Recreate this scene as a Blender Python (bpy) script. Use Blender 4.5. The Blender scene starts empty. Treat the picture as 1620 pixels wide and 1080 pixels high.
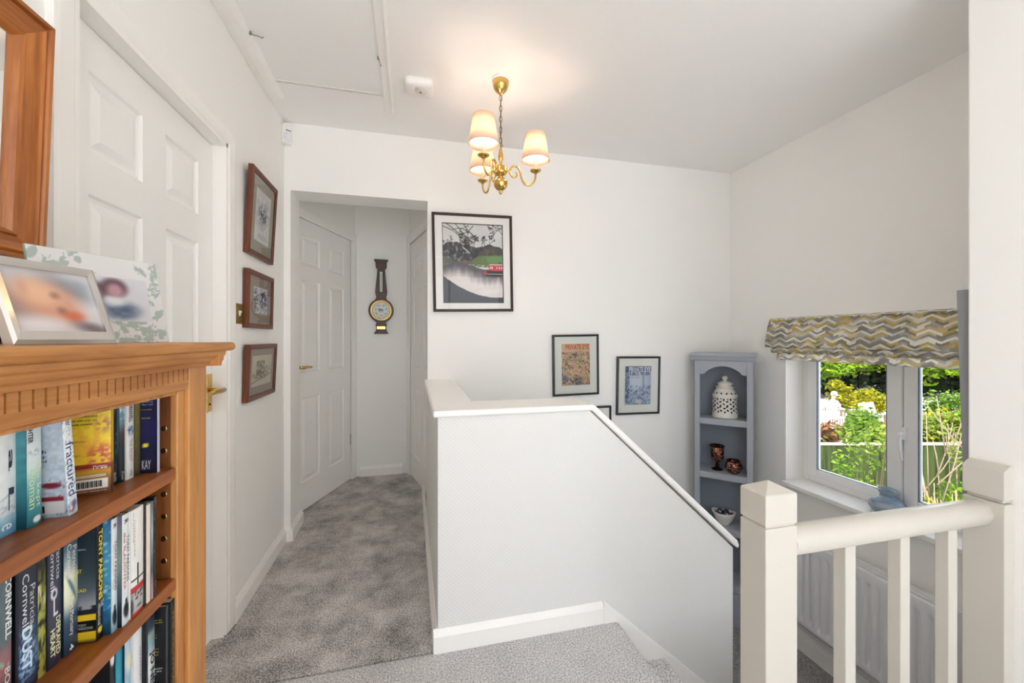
import bpy, bmesh, math, random
import numpy as np
from mathutils import Vector, Matrix, Euler

PI = math.pi
R = math.radians
scene = bpy.context.scene
COL = scene.collection
YAW = math.atan(160 / 645.0)          # heading of the camera from the corridor axis
CY, SY = math.cos(YAW), math.sin(YAW)

# ------------------------------------------------------------------ colours
def lin(c):
    if isinstance(c, str):
        c = c.lstrip('#'); c = [int(c[i:i+2], 16) / 255 for i in (0, 2, 4)]
    return tuple((x / 12.92) if x <= 0.04045 else ((x + 0.055) / 1.055) ** 2.4 for x in c)

def lin_arr(a):
    a = np.clip(a, 0, 1)
    return np.where(a <= 0.04045, a / 12.92, ((a + 0.055) / 1.055) ** 2.4)

def hexv(h):
    h = h.lstrip('#'); return np.array([int(h[i:i+2], 16) / 255 for i in (0, 2, 4)])

# ------------------------------------------------------------------ materials
MATS = {}
def mat(name, color, rough=0.6, metal=0.0, noise=None, bump=None, spec=0.5, emit=None, trans=0.0):
    """plain procedural material: colour varied a little by noise, optional noise bump"""
    if name in MATS: return MATS[name]
    m = bpy.data.materials.new(name); m.use_nodes = True
    nt = m.node_tree; b = nt.nodes['Principled BSDF']
    c = lin(color)
    b.inputs['Base Color'].default_value = (*c, 1)
    b.inputs['Roughness'].default_value = rough
    b.inputs['Metallic'].default_value = metal
    b.inputs['Specular IOR Level'].default_value = spec
    if trans: b.inputs['Transmission Weight'].default_value = trans
    if emit:
        b.inputs['Emission Color'].default_value = (*lin(emit[0]), 1)
        b.inputs['Emission Strength'].default_value = emit[1]
    tc = nt.nodes.new('ShaderNodeTexCoord')
    if noise:
        sc, amt = noise
        n = nt.nodes.new('ShaderNodeTexNoise'); n.inputs['Scale'].default_value = sc; n.inputs['Detail'].default_value = 4
        nt.links.new(tc.outputs['Object'], n.inputs['Vector'])
        mx = nt.nodes.new('ShaderNodeMix'); mx.data_type = 'RGBA'
        mx.inputs['A'].default_value = (*[x * (1 - amt) for x in c], 1)
        mx.inputs['B'].default_value = (*[min(1, x * (1 + amt)) for x in c], 1)
        nt.links.new(n.outputs['Fac'], mx.inputs['Factor']); nt.links.new(mx.outputs['Result'], b.inputs['Base Color'])
    if bump:
        sc, st, dist = bump
        n2 = nt.nodes.new('ShaderNodeTexNoise'); n2.inputs['Scale'].default_value = sc; n2.inputs['Detail'].default_value = 3
        nt.links.new(tc.outputs['Object'], n2.inputs['Vector'])
        bp = nt.nodes.new('ShaderNodeBump'); bp.inputs['Strength'].default_value = st; bp.inputs['Distance'].default_value = dist
        nt.links.new(n2.outputs['Fac'], bp.inputs['Height']); nt.links.new(bp.outputs['Normal'], b.inputs['Normal'])
    MATS[name] = m
    return m

def wood(name, dark, light, axis='y', rough=0.42, scale=1.0, knots=True):
    if name in MATS: return MATS[name]
    m = bpy.data.materials.new(name); m.use_nodes = True
    nt = m.node_tree; N = nt.nodes; L = nt.links; b = N['Principled BSDF']
    tc = N.new('ShaderNodeTexCoord'); mp = N.new('ShaderNodeMapping')
    s = {'x': (2.5, 30, 30), 'y': (30, 2.5, 30), 'z': (30, 30, 2.5)}[axis]
    mp.inputs['Scale'].default_value = tuple(q * scale for q in s)
    L.new(tc.outputs['Object'], mp.inputs['Vector'])
    n = N.new('ShaderNodeTexNoise'); n.inputs['Scale'].default_value = 1.0; n.inputs['Detail'].default_value = 5; n.inputs['Distortion'].default_value = 0.6
    L.new(mp.outputs['Vector'], n.inputs['Vector'])
    mp2 = N.new('ShaderNodeMapping'); mp2.inputs['Scale'].default_value = tuple(q * scale * 5 for q in s)
    L.new(tc.outputs['Object'], mp2.inputs['Vector'])
    n2 = N.new('ShaderNodeTexNoise'); n2.inputs['Scale'].default_value = 1.0; n2.inputs['Detail'].default_value = 2
    L.new(mp2.outputs['Vector'], n2.inputs['Vector'])
    mul = N.new('ShaderNodeMath'); mul.operation = 'MULTIPLY'; mul.inputs[1].default_value = 0.35
    L.new(n2.outputs['Fac'], mul.inputs[0])
    ad = N.new('ShaderNodeMath'); ad.operation = 'ADD'; L.new(n.outputs['Fac'], ad.inputs[0]); L.new(mul.outputs[0], ad.inputs[1])
    cr = N.new('ShaderNodeValToRGB')
    cr.color_ramp.elements[0].position = 0.42; cr.color_ramp.elements[0].color = (*lin(dark), 1)
    cr.color_ramp.elements[1].position = 0.82; cr.color_ramp.elements[1].color = (*lin(light), 1)
    L.new(ad.outputs[0], cr.inputs['Fac']); L.new(cr.outputs['Color'], b.inputs['Base Color'])
    b.inputs['Roughness'].default_value = rough
    bp = N.new('ShaderNodeBump'); bp.inputs['Strength'].default_value = 0.15; bp.inputs['Distance'].default_value = 0.002
    L.new(ad.outputs[0], bp.inputs['Height']); L.new(bp.outputs['Normal'], b.inputs['Normal'])
    MATS[name] = m
    return m

def carpet(name, dark, light, patch=True):
    if name in MATS: return MATS[name]
    m = bpy.data.materials.new(name); m.use_nodes = True
    nt = m.node_tree; N = nt.nodes; L = nt.links; b = N['Principled BSDF']
    tc = N.new('ShaderNodeTexCoord')
    f = N.new('ShaderNodeTexNoise'); f.inputs['Scale'].default_value = 170; f.inputs['Detail'].default_value = 2; f.inputs['Roughness'].default_value = 0.7
    p = N.new('ShaderNodeTexNoise'); p.inputs['Scale'].default_value = 5; p.inputs['Detail'].default_value = 8; p.inputs['Roughness'].default_value = 0.72
    for t in (f, p): L.new(tc.outputs['Object'], t.inputs['Vector'])
    a1 = N.new('ShaderNodeMath'); a1.operation = 'MULTIPLY_ADD'; a1.inputs[1].default_value = 2.2; a1.inputs[2].default_value = -0.85
    L.new(f.outputs['Fac'], a1.inputs[0])
    a2 = N.new('ShaderNodeMath'); a2.operation = 'MULTIPLY_ADD'; a2.inputs[1].default_value = 1.5 if patch else 0.4; a2.inputs[2].default_value = -0.45 if patch else 0.1
    L.new(p.outputs['Fac'], a2.inputs[0])
    ad = N.new('ShaderNodeMath'); ad.operation = 'ADD'; L.new(a1.outputs[0], ad.inputs[0]); L.new(a2.outputs[0], ad.inputs[1])
    cr = N.new('ShaderNodeValToRGB')
    cr.color_ramp.elements[0].position = 0.15; cr.color_ramp.elements[0].color = (*lin(dark), 1)
    cr.color_ramp.elements[1].position = 0.95; cr.color_ramp.elements[1].color = (*lin(light), 1)
    L.new(ad.outputs[0], cr.inputs['Fac']); L.new(cr.outputs['Color'], b.inputs['Base Color'])
    b.inputs['Roughness'].default_value = 1.0; b.inputs['Specular IOR Level'].default_value = 0.1
    bp = N.new('ShaderNodeBump'); bp.inputs['Strength'].default_value = 0.7; bp.inputs['Distance'].default_value = 0.006
    L.new(f.outputs['Fac'], bp.inputs['Height']); L.new(bp.outputs['Normal'], b.inputs['Normal'])
    MATS[name] = m
    return m

def colour_mat(name, rough=0.5, spec=0.4):
    """surface whose printed pattern is held in the mesh's colour attribute"""
    if name in MATS: return MATS[name]
    m = bpy.data.materials.new(name); m.use_nodes = True
    nt = m.node_tree; b = nt.nodes['Principled BSDF']
    a = nt.nodes.new('ShaderNodeAttribute'); a.attribute_name = 'print'
    nt.links.new(a.outputs['Color'], b.inputs['Base Color'])
    b.inputs['Roughness'].default_value = rough; b.inputs['Specular IOR Level'].default_value = spec
    MATS[name] = m
    return m

def glass_mat(name, refl=0.06, rough=0.0, tint=(1, 1, 1)):
    if name in MATS: return MATS[name]
    m = bpy.data.materials.new(name); m.use_nodes = True
    nt = m.node_tree; N = nt.nodes; L = nt.links
    for n in list(N): N.remove(n)
    o = N.new('ShaderNodeOutputMaterial'); mx = N.new('ShaderNodeMixShader')
    t = N.new('ShaderNodeBsdfTransparent'); t.inputs['Color'].default_value = (*tint, 1)
    g = N.new('ShaderNodeBsdfGlossy'); g.inputs['Roughness'].default_value = rough
    fr = N.new('ShaderNodeFresnel'); fr.inputs['IOR'].default_value = 1.45
    mu = N.new('ShaderNodeMath'); mu.operation = 'MULTIPLY'; mu.inputs[1].default_value = refl / 0.034
    mu.use_clamp = True
    L.new(fr.outputs[0], mu.inputs[0]); L.new(mu.outputs[0], mx.inputs['Fac'])
    L.new(t.outputs[0], mx.inputs[1]); L.new(g.outputs[0], mx.inputs[2]); L.new(mx.outputs[0], o.inputs['Surface'])
    MATS[name] = m
    return m

def leaf_mat(name, c1, c2):
    if name in MATS: return MATS[name]
    m = bpy.data.materials.new(name); m.use_nodes = True
    nt = m.node_tree; N = nt.nodes; L = nt.links
    b = N['Principled BSDF']; o = N['Material Output']
    gi = N.new('ShaderNodeNewGeometry')
    mx = N.new('ShaderNodeMix'); mx.data_type = 'RGBA'
    mx.inputs['A'].default_value = (*lin(c1), 1); mx.inputs['B'].default_value = (*lin(c2), 1)
    L.new(gi.outputs['Random Per Island'], mx.inputs['Factor'])
    L.new(mx.outputs['Result'], b.inputs['Base Color'])
    b.inputs['Roughness'].default_value = 0.6; b.inputs['Specular IOR Level'].default_value = 0.12
    tr = N.new('ShaderNodeBsdfTranslucent'); L.new(mx.outputs['Result'], tr.inputs['Color'])
    ms = N.new('ShaderNodeMixShader'); ms.inputs['Fac'].default_value = 0.35
    L.new(b.outputs[0], ms.inputs[1]); L.new(tr.outputs[0], ms.inputs[2]); L.new(ms.outputs[0], o.inputs['Surface'])
    MATS[name] = m
    return m

def wallpaper_mat(name, color):
    """white anaglypta paper: a small diagonal lattice of raised dots"""
    m = bpy.data.materials.new(name); m.use_nodes = True
    nt = m.node_tree; N = nt.nodes; L = nt.links; b = N['Principled BSDF']
    b.inputs['Base Color'].default_value = (*lin(color), 1); b.inputs['Roughness'].default_value = 0.55
    tc = N.new('ShaderNodeTexCoord'); sp = N.new('ShaderNodeSeparateXYZ'); L.new(tc.outputs['Object'], sp.inputs[0])
    k = 2 * PI / 0.0165
    def sine(ax, bx):
        a = N.new('ShaderNodeMath'); a.operation = 'MULTIPLY'; a.inputs[1].default_value = k * ax; L.new(sp.outputs['X'], a.inputs[0])
        c = N.new('ShaderNodeMath'); c.operation = 'MULTIPLY_ADD'; c.inputs[1].default_value = k * bx; L.new(sp.outputs['Z'], c.inputs[0]); L.new(a.outputs[0], c.inputs[2])
        s = N.new('ShaderNodeMath'); s.operation = 'SINE'; L.new(c.outputs[0], s.inputs[0]); return s
    s1, s2 = sine(1.0, 0.0), sine(0.0, 1.0)
    mu = N.new('ShaderNodeMath'); mu.operation = 'MULTIPLY'; L.new(s1.outputs[0], mu.inputs[0]); L.new(s2.outputs[0], mu.inputs[1])
    bp = N.new('ShaderNodeBump'); bp.inputs['Strength'].default_value = 0.36; bp.inputs['Distance'].default_value = 0.0014
    L.new(mu.outputs[0], bp.inputs['Height']); L.new(bp.outputs['Normal'], b.inputs['Normal'])
    return m

PAINT = mat('wall_paint', '#f0efec', 0.75, noise=(2.0, 0.015), bump=(90, 0.12, 0.002))
CEIL = mat('ceiling_paint', '#f3f2f0', 0.8, bump=(28, 0.25, 0.004))
GLOSS = mat('white_gloss_paint', '#f2f0ec', 0.32, noise=(3, 0.012))
DOORP = mat('white_door_paint', '#f0efec', 0.4, bump=(160, 0.05, 0.001))
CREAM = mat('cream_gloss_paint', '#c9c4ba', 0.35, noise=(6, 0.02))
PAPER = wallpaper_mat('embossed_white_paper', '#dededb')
UPVC = mat('white_upvc', '#eeeff0', 0.25)
DARKGAP = mat('dark_gap', '#1a1a1a', 0.9)
BRASS = mat('polished_brass', '#d8b468', 0.16, 1.0, noise=(20, 0.12))
BRONZE = mat('aged_chain_brass', '#8a6a42', 0.35, 1.0)
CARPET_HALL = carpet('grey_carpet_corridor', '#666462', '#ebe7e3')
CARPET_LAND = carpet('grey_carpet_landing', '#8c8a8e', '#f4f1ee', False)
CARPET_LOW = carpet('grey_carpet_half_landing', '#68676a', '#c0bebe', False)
PINE_Y = wood('waxed_pine_along', '#8c4e1c', '#c38748', 'y')
PINE_Z = wood('waxed_pine_upright', '#985824', '#c68d50', 'z')
PINE_S = wood('waxed_pine_shelf', '#6a320e', '#a05c26', 'y', 0.36)
PINE_B = wood('pine_carcase', '#5e3012', '#8c5224', 'z', 0.5)
ANT_Z = wood('antique_pine_upright', '#7a3a10', '#b8702f', 'z', 0.35)
ANT_Y = wood('antique_pine_across', '#7a3a10', '#b8702f', 'x', 0.35)
OAK_D = wood('dark_barometer_wood', '#2c130b', '#54281a', 'z', 0.35)
FRAME_BR = wood('brown_frame_wood', '#4a2212', '#77402a', 'z', 0.35, 2.0)
FRAME_BK = mat('black_frame', '#231d1d', 0.4, noise=(30, 0.2))
FRAME_NB = mat('blue_black_frame', '#24272c', 0.4, noise=(30, 0.2))
FRAME_DB = mat('dark_brown_frame', '#33241f', 0.4, noise=(30, 0.2))
PRINT = colour_mat('printed_paper', 0.6)
COVER = colour_mat('printed_book_cover', 0.33)
FABRIC = colour_mat('printed_cotton', 0.9, 0.1)
_n = FABRIC.node_tree; _t = _n.nodes.new('ShaderNodeBsdfTranslucent'); _m = _n.nodes.new('ShaderNodeMixShader'); _m.inputs['Fac'].default_value = 0.25
_n.links.new(_n.nodes['Attribute'].outputs['Color'], _t.inputs['Color']); _n.links.new(_n.nodes['Principled BSDF'].outputs[0], _m.inputs[1]); _n.links.new(_t.outputs[0], _m.inputs[2]); _n.links.new(_m.outputs[0], _n.nodes['Material Output'].inputs['Surface'])
PIC_GLASS = glass_mat('picture_glass', 0.03)
WIN_GLASS = glass_mat('window_glass', 0.022)
SILVER = mat('polished_silver', '#e9e3de', 0.12, 1.0)
PAGES = mat('book_pages', '#d9d0bd', 0.9, noise=(60, 0.06))
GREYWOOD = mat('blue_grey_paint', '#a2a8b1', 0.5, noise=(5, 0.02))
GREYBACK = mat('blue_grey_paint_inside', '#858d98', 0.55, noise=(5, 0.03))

# ------------------------------------------------------------------ mesh builder
class MB:
    def __init__(self):
        self.v = []; self.f = []; self.m = []; self.s = []; self.col = {}; self.raster = False
    def add(self, verts, faces, mi=0, smooth=False):
        o = len(self.v); self.v.extend([tuple(p) for p in verts])
        for f in faces:
            self.f.append(tuple(i + o for i in f)); self.m.append(mi); self.s.append(smooth)
        return o
    def box(self, x0, x1, y0, y1, z0, z1, mi=0):
        x0, x1 = min(x0, x1), max(x0, x1); y0, y1 = min(y0, y1), max(y0, y1); z0, z1 = min(z0, z1), max(z0, z1)
        v = [(x0,y0,z0),(x1,y0,z0),(x1,y1,z0),(x0,y1,z0),(x0,y0,z1),(x1,y0,z1),(x1,y1,z1),(x0,y1,z1)]
        self.add(v, [(3,2,1,0),(4,5,6,7),(0,1,5,4),(1,2,6,5),(2,3,7,6),(3,0,4,7)], mi); return self
    def prism(self, poly, axis, a, b, mi=0, smooth=False):
        """poly in the other two axes (in xyz order), swept along axis from a to b"""
        n = len(poly); area = sum(poly[i][0]*poly[(i+1)%n][1]-poly[(i+1)%n][0]*poly[i][1] for i in range(n))
        if area < 0: poly = poly[::-1]
        def P(p, t):
            return {'x': (t, p[0], p[1]), 'y': (p[0], t, p[1]), 'z': (p[0], p[1], t)}[axis]
        lo, hi = min(a, b), max(a, b)
        v = [P(p, lo) for p in poly] + [P(p, hi) for p in poly]
        flip = axis == 'y'
        F = [tuple(range(n))[::-1], tuple(range(n, 2*n))] + [(i, (i+1) % n, n+(i+1) % n, n+i) for i in range(n)]
        if flip: F = [f[::-1] for f in F]
        o = self.add(v, F[:2], mi, False)
        for f in F[2:]:
            self.f.append(tuple(i+o for i in f)); self.m.append(mi); self.s.append(smooth)
        return self
    def lathe(self, prof, c=(0,0,0), seg=28, mi=0, smooth=True, axis='z'):
        v = []; n = len(prof)
        for k in range(seg):
            a = 2*PI*k/seg
            for r, z in prof:
                p = (r*math.cos(a), r*math.sin(a), z)
                if axis == 'x': p = (z, p[0], p[1])
                if axis == 'y': p = (p[0], z, p[1])
                v.append((c[0]+p[0], c[1]+p[1], c[2]+p[2]))
        F = []
        for k in range(seg):
            k2 = (k+1) % seg
            for i in range(n-1):
                F.append((k*n+i, k2*n+i, k2*n+i+1, k*n+i+1))
        o = self.add(v, F, mi, smooth)
        return self
    def tube(self, path, r, seg=8, mi=0, closed=False, smooth=True):
        P = [Vector(p) for p in path]; n = len(P)
        rs = r if isinstance(r, (list, tuple)) else [r]*n
        v = []; up = Vector((0.123, 0.456, 0.88)).normalized(); prev = None
        for i in range(n):
            if closed: t = P[(i+1) % n] - P[i-1]
            else: t = P[min(i+1, n-1)] - P[max(i-1, 0)]
            t.normalize()
            if prev is None:
                a = t.cross(up)
                if a.length < 1e-3: a = t.cross(Vector((1, 0, 0)))
            else:
                a = prev - t*prev.dot(t)
            a.normalize(); prev = a; b = t.cross(a)
            for k in range(seg):
                q = 2*PI*k/seg
                v.append(tuple(P[i] + a*(rs[i]*math.cos(q)) + b*(rs[i]*math.sin(q))))
        F = []
        for i in range(n if closed else n-1):
            j = (i+1) % n
            for k in range(seg):
                k2 = (k+1) % seg
                F.append((i*seg+k, i*seg+k2, j*seg+k2, j*seg+k))
        o = self.add(v, F, mi, smooth)
        if not closed:
            self.f.append(tuple(o+k for k in range(seg))[::-1]); self.m.append(mi); self.s.append(False)
            self.f.append(tuple(o+(n-1)*seg+k for k in range(seg))); self.m.append(mi); self.s.append(False)
        return self
    def quad(self, a, b, c, d, mi=0):
        self.add([a, b, c, d], [(0,1,2,3)], mi); return self
    def image(self, o, ux, uy, nx, ny, fn, mi=0, pts=None):
        """a printed sheet: colours fn(S,T) held per vertex on a fine grid"""
        S, T = np.meshgrid(np.linspace(0, 1, nx), np.linspace(0, 1, ny))
        C = lin_arr(np.broadcast_to(fn(S, T), S.shape + (3,))).reshape(-1, 3)
        o, ux, uy = np.array(o, float), np.array(ux, float), np.array(uy, float)
        if pts is None: V = o + S[..., None]*ux + T[..., None]*uy
        else: V = pts(S, T)
        V = V.reshape(-1, 3)
        base = len(self.v); self.v.extend(map(tuple, V.tolist()))
        for i, c in enumerate(C.tolist()): self.col[base+i] = c
        for j in range(ny-1):
            for i in range(nx-1):
                a = base + j*nx + i
                self.f.append((a, a+1, a+nx+1, a+nx)); self.m.append(mi); self.s.append(pts is not None)
        self.raster = True
        return self
    def text(self, s, o, ux, uy, w, h, mi=0, bold=0.0, shear=0.0):
        """flat lettering fitted into a w x h box whose lower left corner is o"""
        tv, tf = letters(s, bold, shear)
        if not tv: return self
        xs = [p[0] for p in tv]; ys = [p[1] for p in tv]
        x0, x1, y0, y1 = min(xs), max(xs), min(ys), max(ys)
        o, ux, uy = Vector(o), Vector(ux), Vector(uy)
        self.add([tuple(o + ux*((p[0]-x0)/(x1-x0)*w) + uy*((p[1]-y0)/max(1e-6, y1-y0)*h)) for p in tv], tf, mi)
        return self
    def build(self, name, mats, parent=None, bevel=0.0, seg=2, recalc=None, loc=None, rot=None, subsurf=0, label=None):
        me = bpy.data.meshes.new(name)
        me.from_pydata(self.v, [], self.f)
        if not isinstance(mats, (list, tuple)): mats = [mats]
        for m in mats: me.materials.append(m)
        me.polygons.foreach_set('material_index', self.m)
        me.polygons.foreach_set('use_smooth', self.s)
        if self.raster:
            at = me.color_attributes.new('print', 'FLOAT_COLOR', 'POINT')
            arr = np.ones((len(self.v), 4), np.float32)
            if self.col:
                idx = np.fromiter(self.col.keys(), int); arr[idx, :3] = np.array(list(self.col.values()))
            at.data.foreach_set('color', arr.ravel())
        if recalc is None: recalc = not self.raster
        if recalc:
            bm = bmesh.new(); bm.from_mesh(me); bmesh.ops.recalc_face_normals(bm, faces=bm.faces); bm.to_mesh(me); bm.free()
        me.update()
        ob = bpy.data.objects.new(name, me); COL.objects.link(ob)
        if parent: ob.parent = parent
        if loc: ob.location = loc
        if rot: ob.rotation_euler = rot
        if bevel:
            b = ob.modifiers.new('bevel', 'BEVEL'); b.width = bevel; b.segments = seg; b.limit_method = 'ANGLE'; b.angle_limit = R(40)
        if subsurf:
            sd = ob.modifiers.new('subdivision', 'SUBSURF'); sd.levels = subsurf; sd.render_levels = subsurf
        if label: ob['label'] = label
        return ob

_LET = {}
def letters(s, bold=0.0, shear=0.0):
    k = (s, bold, shear)
    if k in _LET: return _LET[k]
    cu = bpy.data.curves.new('lettering', 'FONT'); cu.body = s; cu.size = 1.0; cu.offset = bold; cu.shear = shear
    cu.resolution_u = 2; cu.fill_mode = 'FRONT'
    ob = bpy.data.objects.new('lettering', cu); COL.objects.link(ob)
    dg = bpy.context.evaluated_depsgraph_get(); dg.update()
    me = ob.evaluated_get(dg).to_mesh()
    v = [(p.co.x, p.co.y) for p in me.vertices]; f = [tuple(p.vertices) for p in me.polygons]
    ob.evaluated_get(dg).to_mesh_clear()
    bpy.data.objects.remove(ob); bpy.data.curves.remove(cu)
    _LET[k] = (v, f)
    return _LET[k]

def thing(name, label, cat, loc=(0, 0, 0), rot=0.0, group=None):
    o = bpy.data.objects.new(name, None); COL.objects.link(o)
    o.empty_display_size = 0.05; o.location = loc
    o.rotation_euler = rot if isinstance(rot, tuple) else (0, 0, rot)
    o['label'] = label; o['category'] = cat
    if group: o['group'] = group
    return o

def tag(o, label, cat, group=None, kind=None):
    o['label'] = label; o['category'] = cat
    if group: o['group'] = group
    if kind: o['kind'] = kind
    return o

def struct(o, label=None, cat='room'):
    o['kind'] = 'structure'
    if label: o['label'] = label; o['category'] = cat
    return o

def root_struct(name, loc=(0, 0, 0), rot=0.0, label=None, cat='room'):
    o = bpy.data.objects.new(name, None); COL.objects.link(o); o.location = loc; o.rotation_euler = (0, 0, rot)
    return struct(o, label, cat)

# value noise on arrays
def vnoise(x, y, seed=0):
    xi, yi = np.floor(x).astype(int), np.floor(y).astype(int); xf, yf = x - xi, y - yi
    def h(a, b):
        n = (a*374761393 + b*668265263 + seed*974711) & 0x7fffffff
        n = ((n ^ (n >> 13)) * 1274126177) & 0x7fffffff
        return ((n ^ (n >> 16)) & 0xffff) / 65535.0
    u, w = xf*xf*(3-2*xf), yf*yf*(3-2*yf)
    return (h(xi, yi)*(1-u)+h(xi+1, yi)*u)*(1-w) + (h(xi, yi+1)*(1-u)+h(xi+1, yi+1)*u)*w
def fbm(x, y, seed=0, o=4):
    a, t, s = 0.5, 0, 0
    for i in range(o):
        t = t + a*vnoise(x, y, seed+i); s += a; a *= .5; x = x*2.03; y = y*2.03
    return t/s
def mixc(C, col, m):
    if isinstance(col, str): col = hexv(col)
    return C*(1-m[..., None]) + col*m[..., None]
def ss(a, b, x):
    t = np.clip((x-a)/(b-a), 0, 1); return t*t*(3-2*t)
def blob(S, T, cx, cy, rx, ry, soft=0.5, ang=0.0):
    x, y = S-cx, T-cy; c, s = math.cos(ang), math.sin(ang)
    d = np.sqrt(((x*c+y*s)/rx)**2 + ((-x*s+y*c)/ry)**2)
    return 1 - ss(1-soft, 1+soft, d)
def rect(S, T, x0, x1, y0, y1):
    return ((S >= x0) & (S <= x1) & (T >= y0) & (T <= y1)).astype(float)
def seg_mask(S, T, ax, ay, bx, by, w):
    dx, dy = bx-ax, by-ay; l2 = dx*dx+dy*dy+1e-9
    t = np.clip(((S-ax)*dx+(T-ay)*dy)/l2, 0, 1)
    d = np.hypot(S-ax-t*dx, T-ay-t*dy)
    return 1 - ss(w*0.6, w*1.2, d)
def flat(h):
    c = hexv(h)
    return lambda S, T: np.broadcast_to(c, S.shape+(3,)).copy()
LAMP = 80.0; SKY = 3.9; SUN = 9.0; EXPO = 0.45

# ================================================================== THE SETTING
WL, WB, WR, CZ, LOW = -0.735, 2.69, 2.43, 2.5, -0.785

b = MB()
for y0, y1, z0, z1 in ((-1.2, 1.105, -0.2, CZ), (1.895, 2.89, -0.2, CZ), (1.105, 1.895, 2.0, CZ)):
    b.box(WL-0.15, WL, y0, y1, z0, z1)
struct(b.build('wall_left', PAINT), 'white painted wall on the left of the landing')

b = MB()
b.box(WL-0.15, -0.70, WB, 2.89, -0.2, CZ); b.box(-0.70, 0.105, WB, 2.89, 2.097, CZ); b.box(0.105, WR+0.19, WB, 2.89, -2.7, CZ)
struct(b.build('wall_back', PAINT), 'white back wall with the opening into the corridor')

b = MB()
b.box(WR, WR+0.19, 0.953, 1.03, -2.7, CZ); b.box(WR, WR+0.19, 2.205, WB, -2.7, CZ)
b.box(WR, WR+0.19, 1.03, 2.205, -2.7, 0.24); b.box(WR, WR+0.19, 1.03, 2.205, 1.25, CZ)
struct(b.build('wall_right', PAINT), 'white stairwell wall around the window')

b = MB(); b.box(1.8, WR+0.19, -1.2, 0.953, -2.7, CZ)
struct(b.build('wall_near', PAINT, bevel=0.006), 'white wall end at the right edge beside the banister')

b = MB()
for x0, x1, z0, z1 in ((-2.6, -1.6, -0.2, CZ), (2.1, 3.3, -0.2, CZ), (-1.6, 2.1, -0.2, 0.06), (-1.6, 2.1, 2.46, CZ)):
    b.box(x0, x1, -4.32, -4.2, z0, z1)
b.box(-2.6, -2.5, -4.2, -1.2, -0.2, CZ); b.box(3.2, 3.3, -4.2, -1.2, -0.2, CZ)
b.box(-2.6, WL-0.15, -1.2, -1.05, -0.2, CZ); b.box(WR+0.19, 3.3, -1.2, -1.05, -0.2, CZ)
struct(b.build('wall_rear_added', PAINT), 'white walls of the room added behind the viewer for daylight')  # made-up room out of view, widened to bring in more daylight

b = MB()
for x0, x1, y0, y1 in ((-2.6, -1.4, -4.32, -1.05), (0.8, 3.3, -4.32, -1.05), (-1.4, 0.8, -4.32, -3.1), (-1.4, 0.8, -2.0, -1.05)):  # the gap left here is an added rooflight, unseen, brightening the landing
    b.box(x0, x1, y0, y1, CZ, CZ+0.15)
b.box(WL-0.15, WR+0.19, -1.05, 4.0, CZ, CZ+0.15)
struct(b.build('ceiling', CEIL), 'white swirled ceiling over the landing')

# floors: the corridor carpet is laid the other way from the landing carpet
b = MB(); b.box(WL-0.1, 0.11, 1.605, 2.9, -0.2, 0.0); b.box(-1.1, 0.45, 2.9, 3.95, -0.2, 0.0)
struct(b.build('floor', CARPET_HALL), 'dark grey speckled carpet running into the corridor')
b = MB(); b.box(-2.6, 3.3, -4.3, -1.05, -0.2, 0.0); b.box(WL-0.1, 1.8, -1.05, -0.3, -0.2, 0.0)
struct(b.build('floor', mat('sun_bounce_floor', '#dfdedc', 0.6, noise=(3, 0.04))), 'pale floor added behind the viewer to bounce sunlight')  # unseen pale floor, added so the sun patch bounces up to the ceiling
b = MB(); b.box(WL-0.1, 0.865, -0.3, 1.605, -0.2, 0.0); b.box(0.865, 1.8, -0.3, 0.953, -0.2, 0.0)
struct(b.build('floor', CARPET_LAND, bevel=0.018, seg=3), 'pale grey landing carpet at the head of the stairs')
b = MB(); b.box(1.53, WR, 0.953, WB, LOW-0.2, LOW); b.box(0.25, 1.53, 1.79, WB, LOW-0.2-1.2, LOW-1.2)
struct(b.build('floor', CARPET_LOW), 'dark grey carpet on the half landing below the window')

# the short flight going down to the half landing
st = root_struct('stairs', (0, 0, 0), label='grey carpeted stairs going down behind the half wall', cat='stairs')
for k, x in enumerate((0.865, 1.091, 1.317)):
    z = -0.196*(k+1)
    m = MB(); m.box(x-0.01, x+0.226, 0.953, 1.60, z-0.22, z)
    m.build('stair_step', CARPET_LAND, st, bevel=0.018, seg=3)
for k in range(5):                                             # the lower flight, turning back
    z = LOW - 0.2*(k+1)
    m = MB(); m.box(1.53-0.22*(k+1), 1.54-0.22*k, 1.79, WB, z-0.25, z)
    m.build('stair_step', CARPET_LOW, st, bevel=0.018, seg=3)
b = MB(); b.box(0.865, 1.8, 0.93, 0.952, -2.0, -0.03)
struct(b.build('wall_stringer', PAINT), 'white wall under the banister beside the stairs')

# L-shaped half wall
b = MB()
b.prism([(0.10, -2.2), (0.10, 0.905), (0.737, 0.905), (1.462, 0.232), (1.462, -2.2)], 'y', 1.60, 1.79)
b.box(0.10, 0.25, 1.785, WB, -2.2, 0.905)
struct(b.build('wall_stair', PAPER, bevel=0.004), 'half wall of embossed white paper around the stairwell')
b = MB()
def capline(t):                                                # t = thickness offset along the slope
    return [(0.082, 0.905), (0.742, 0.905), (1.478, 0.232), (1.483, 0.248), (1.475, 0.270), (0.752, 0.931), (0.082, 0.931)]
b.prism(capline(0), 'y', 1.583, 1.808)
b.prism([(1.80, 0.905), (WB, 0.915), (WB, 0.945), (1.80, 0.931)], 'x', 0.082, 0.266)
struct(b.build('trim_1', GLOSS, bevel=0.009, seg=3), 'white gloss capping along the top of the half wall')

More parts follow.
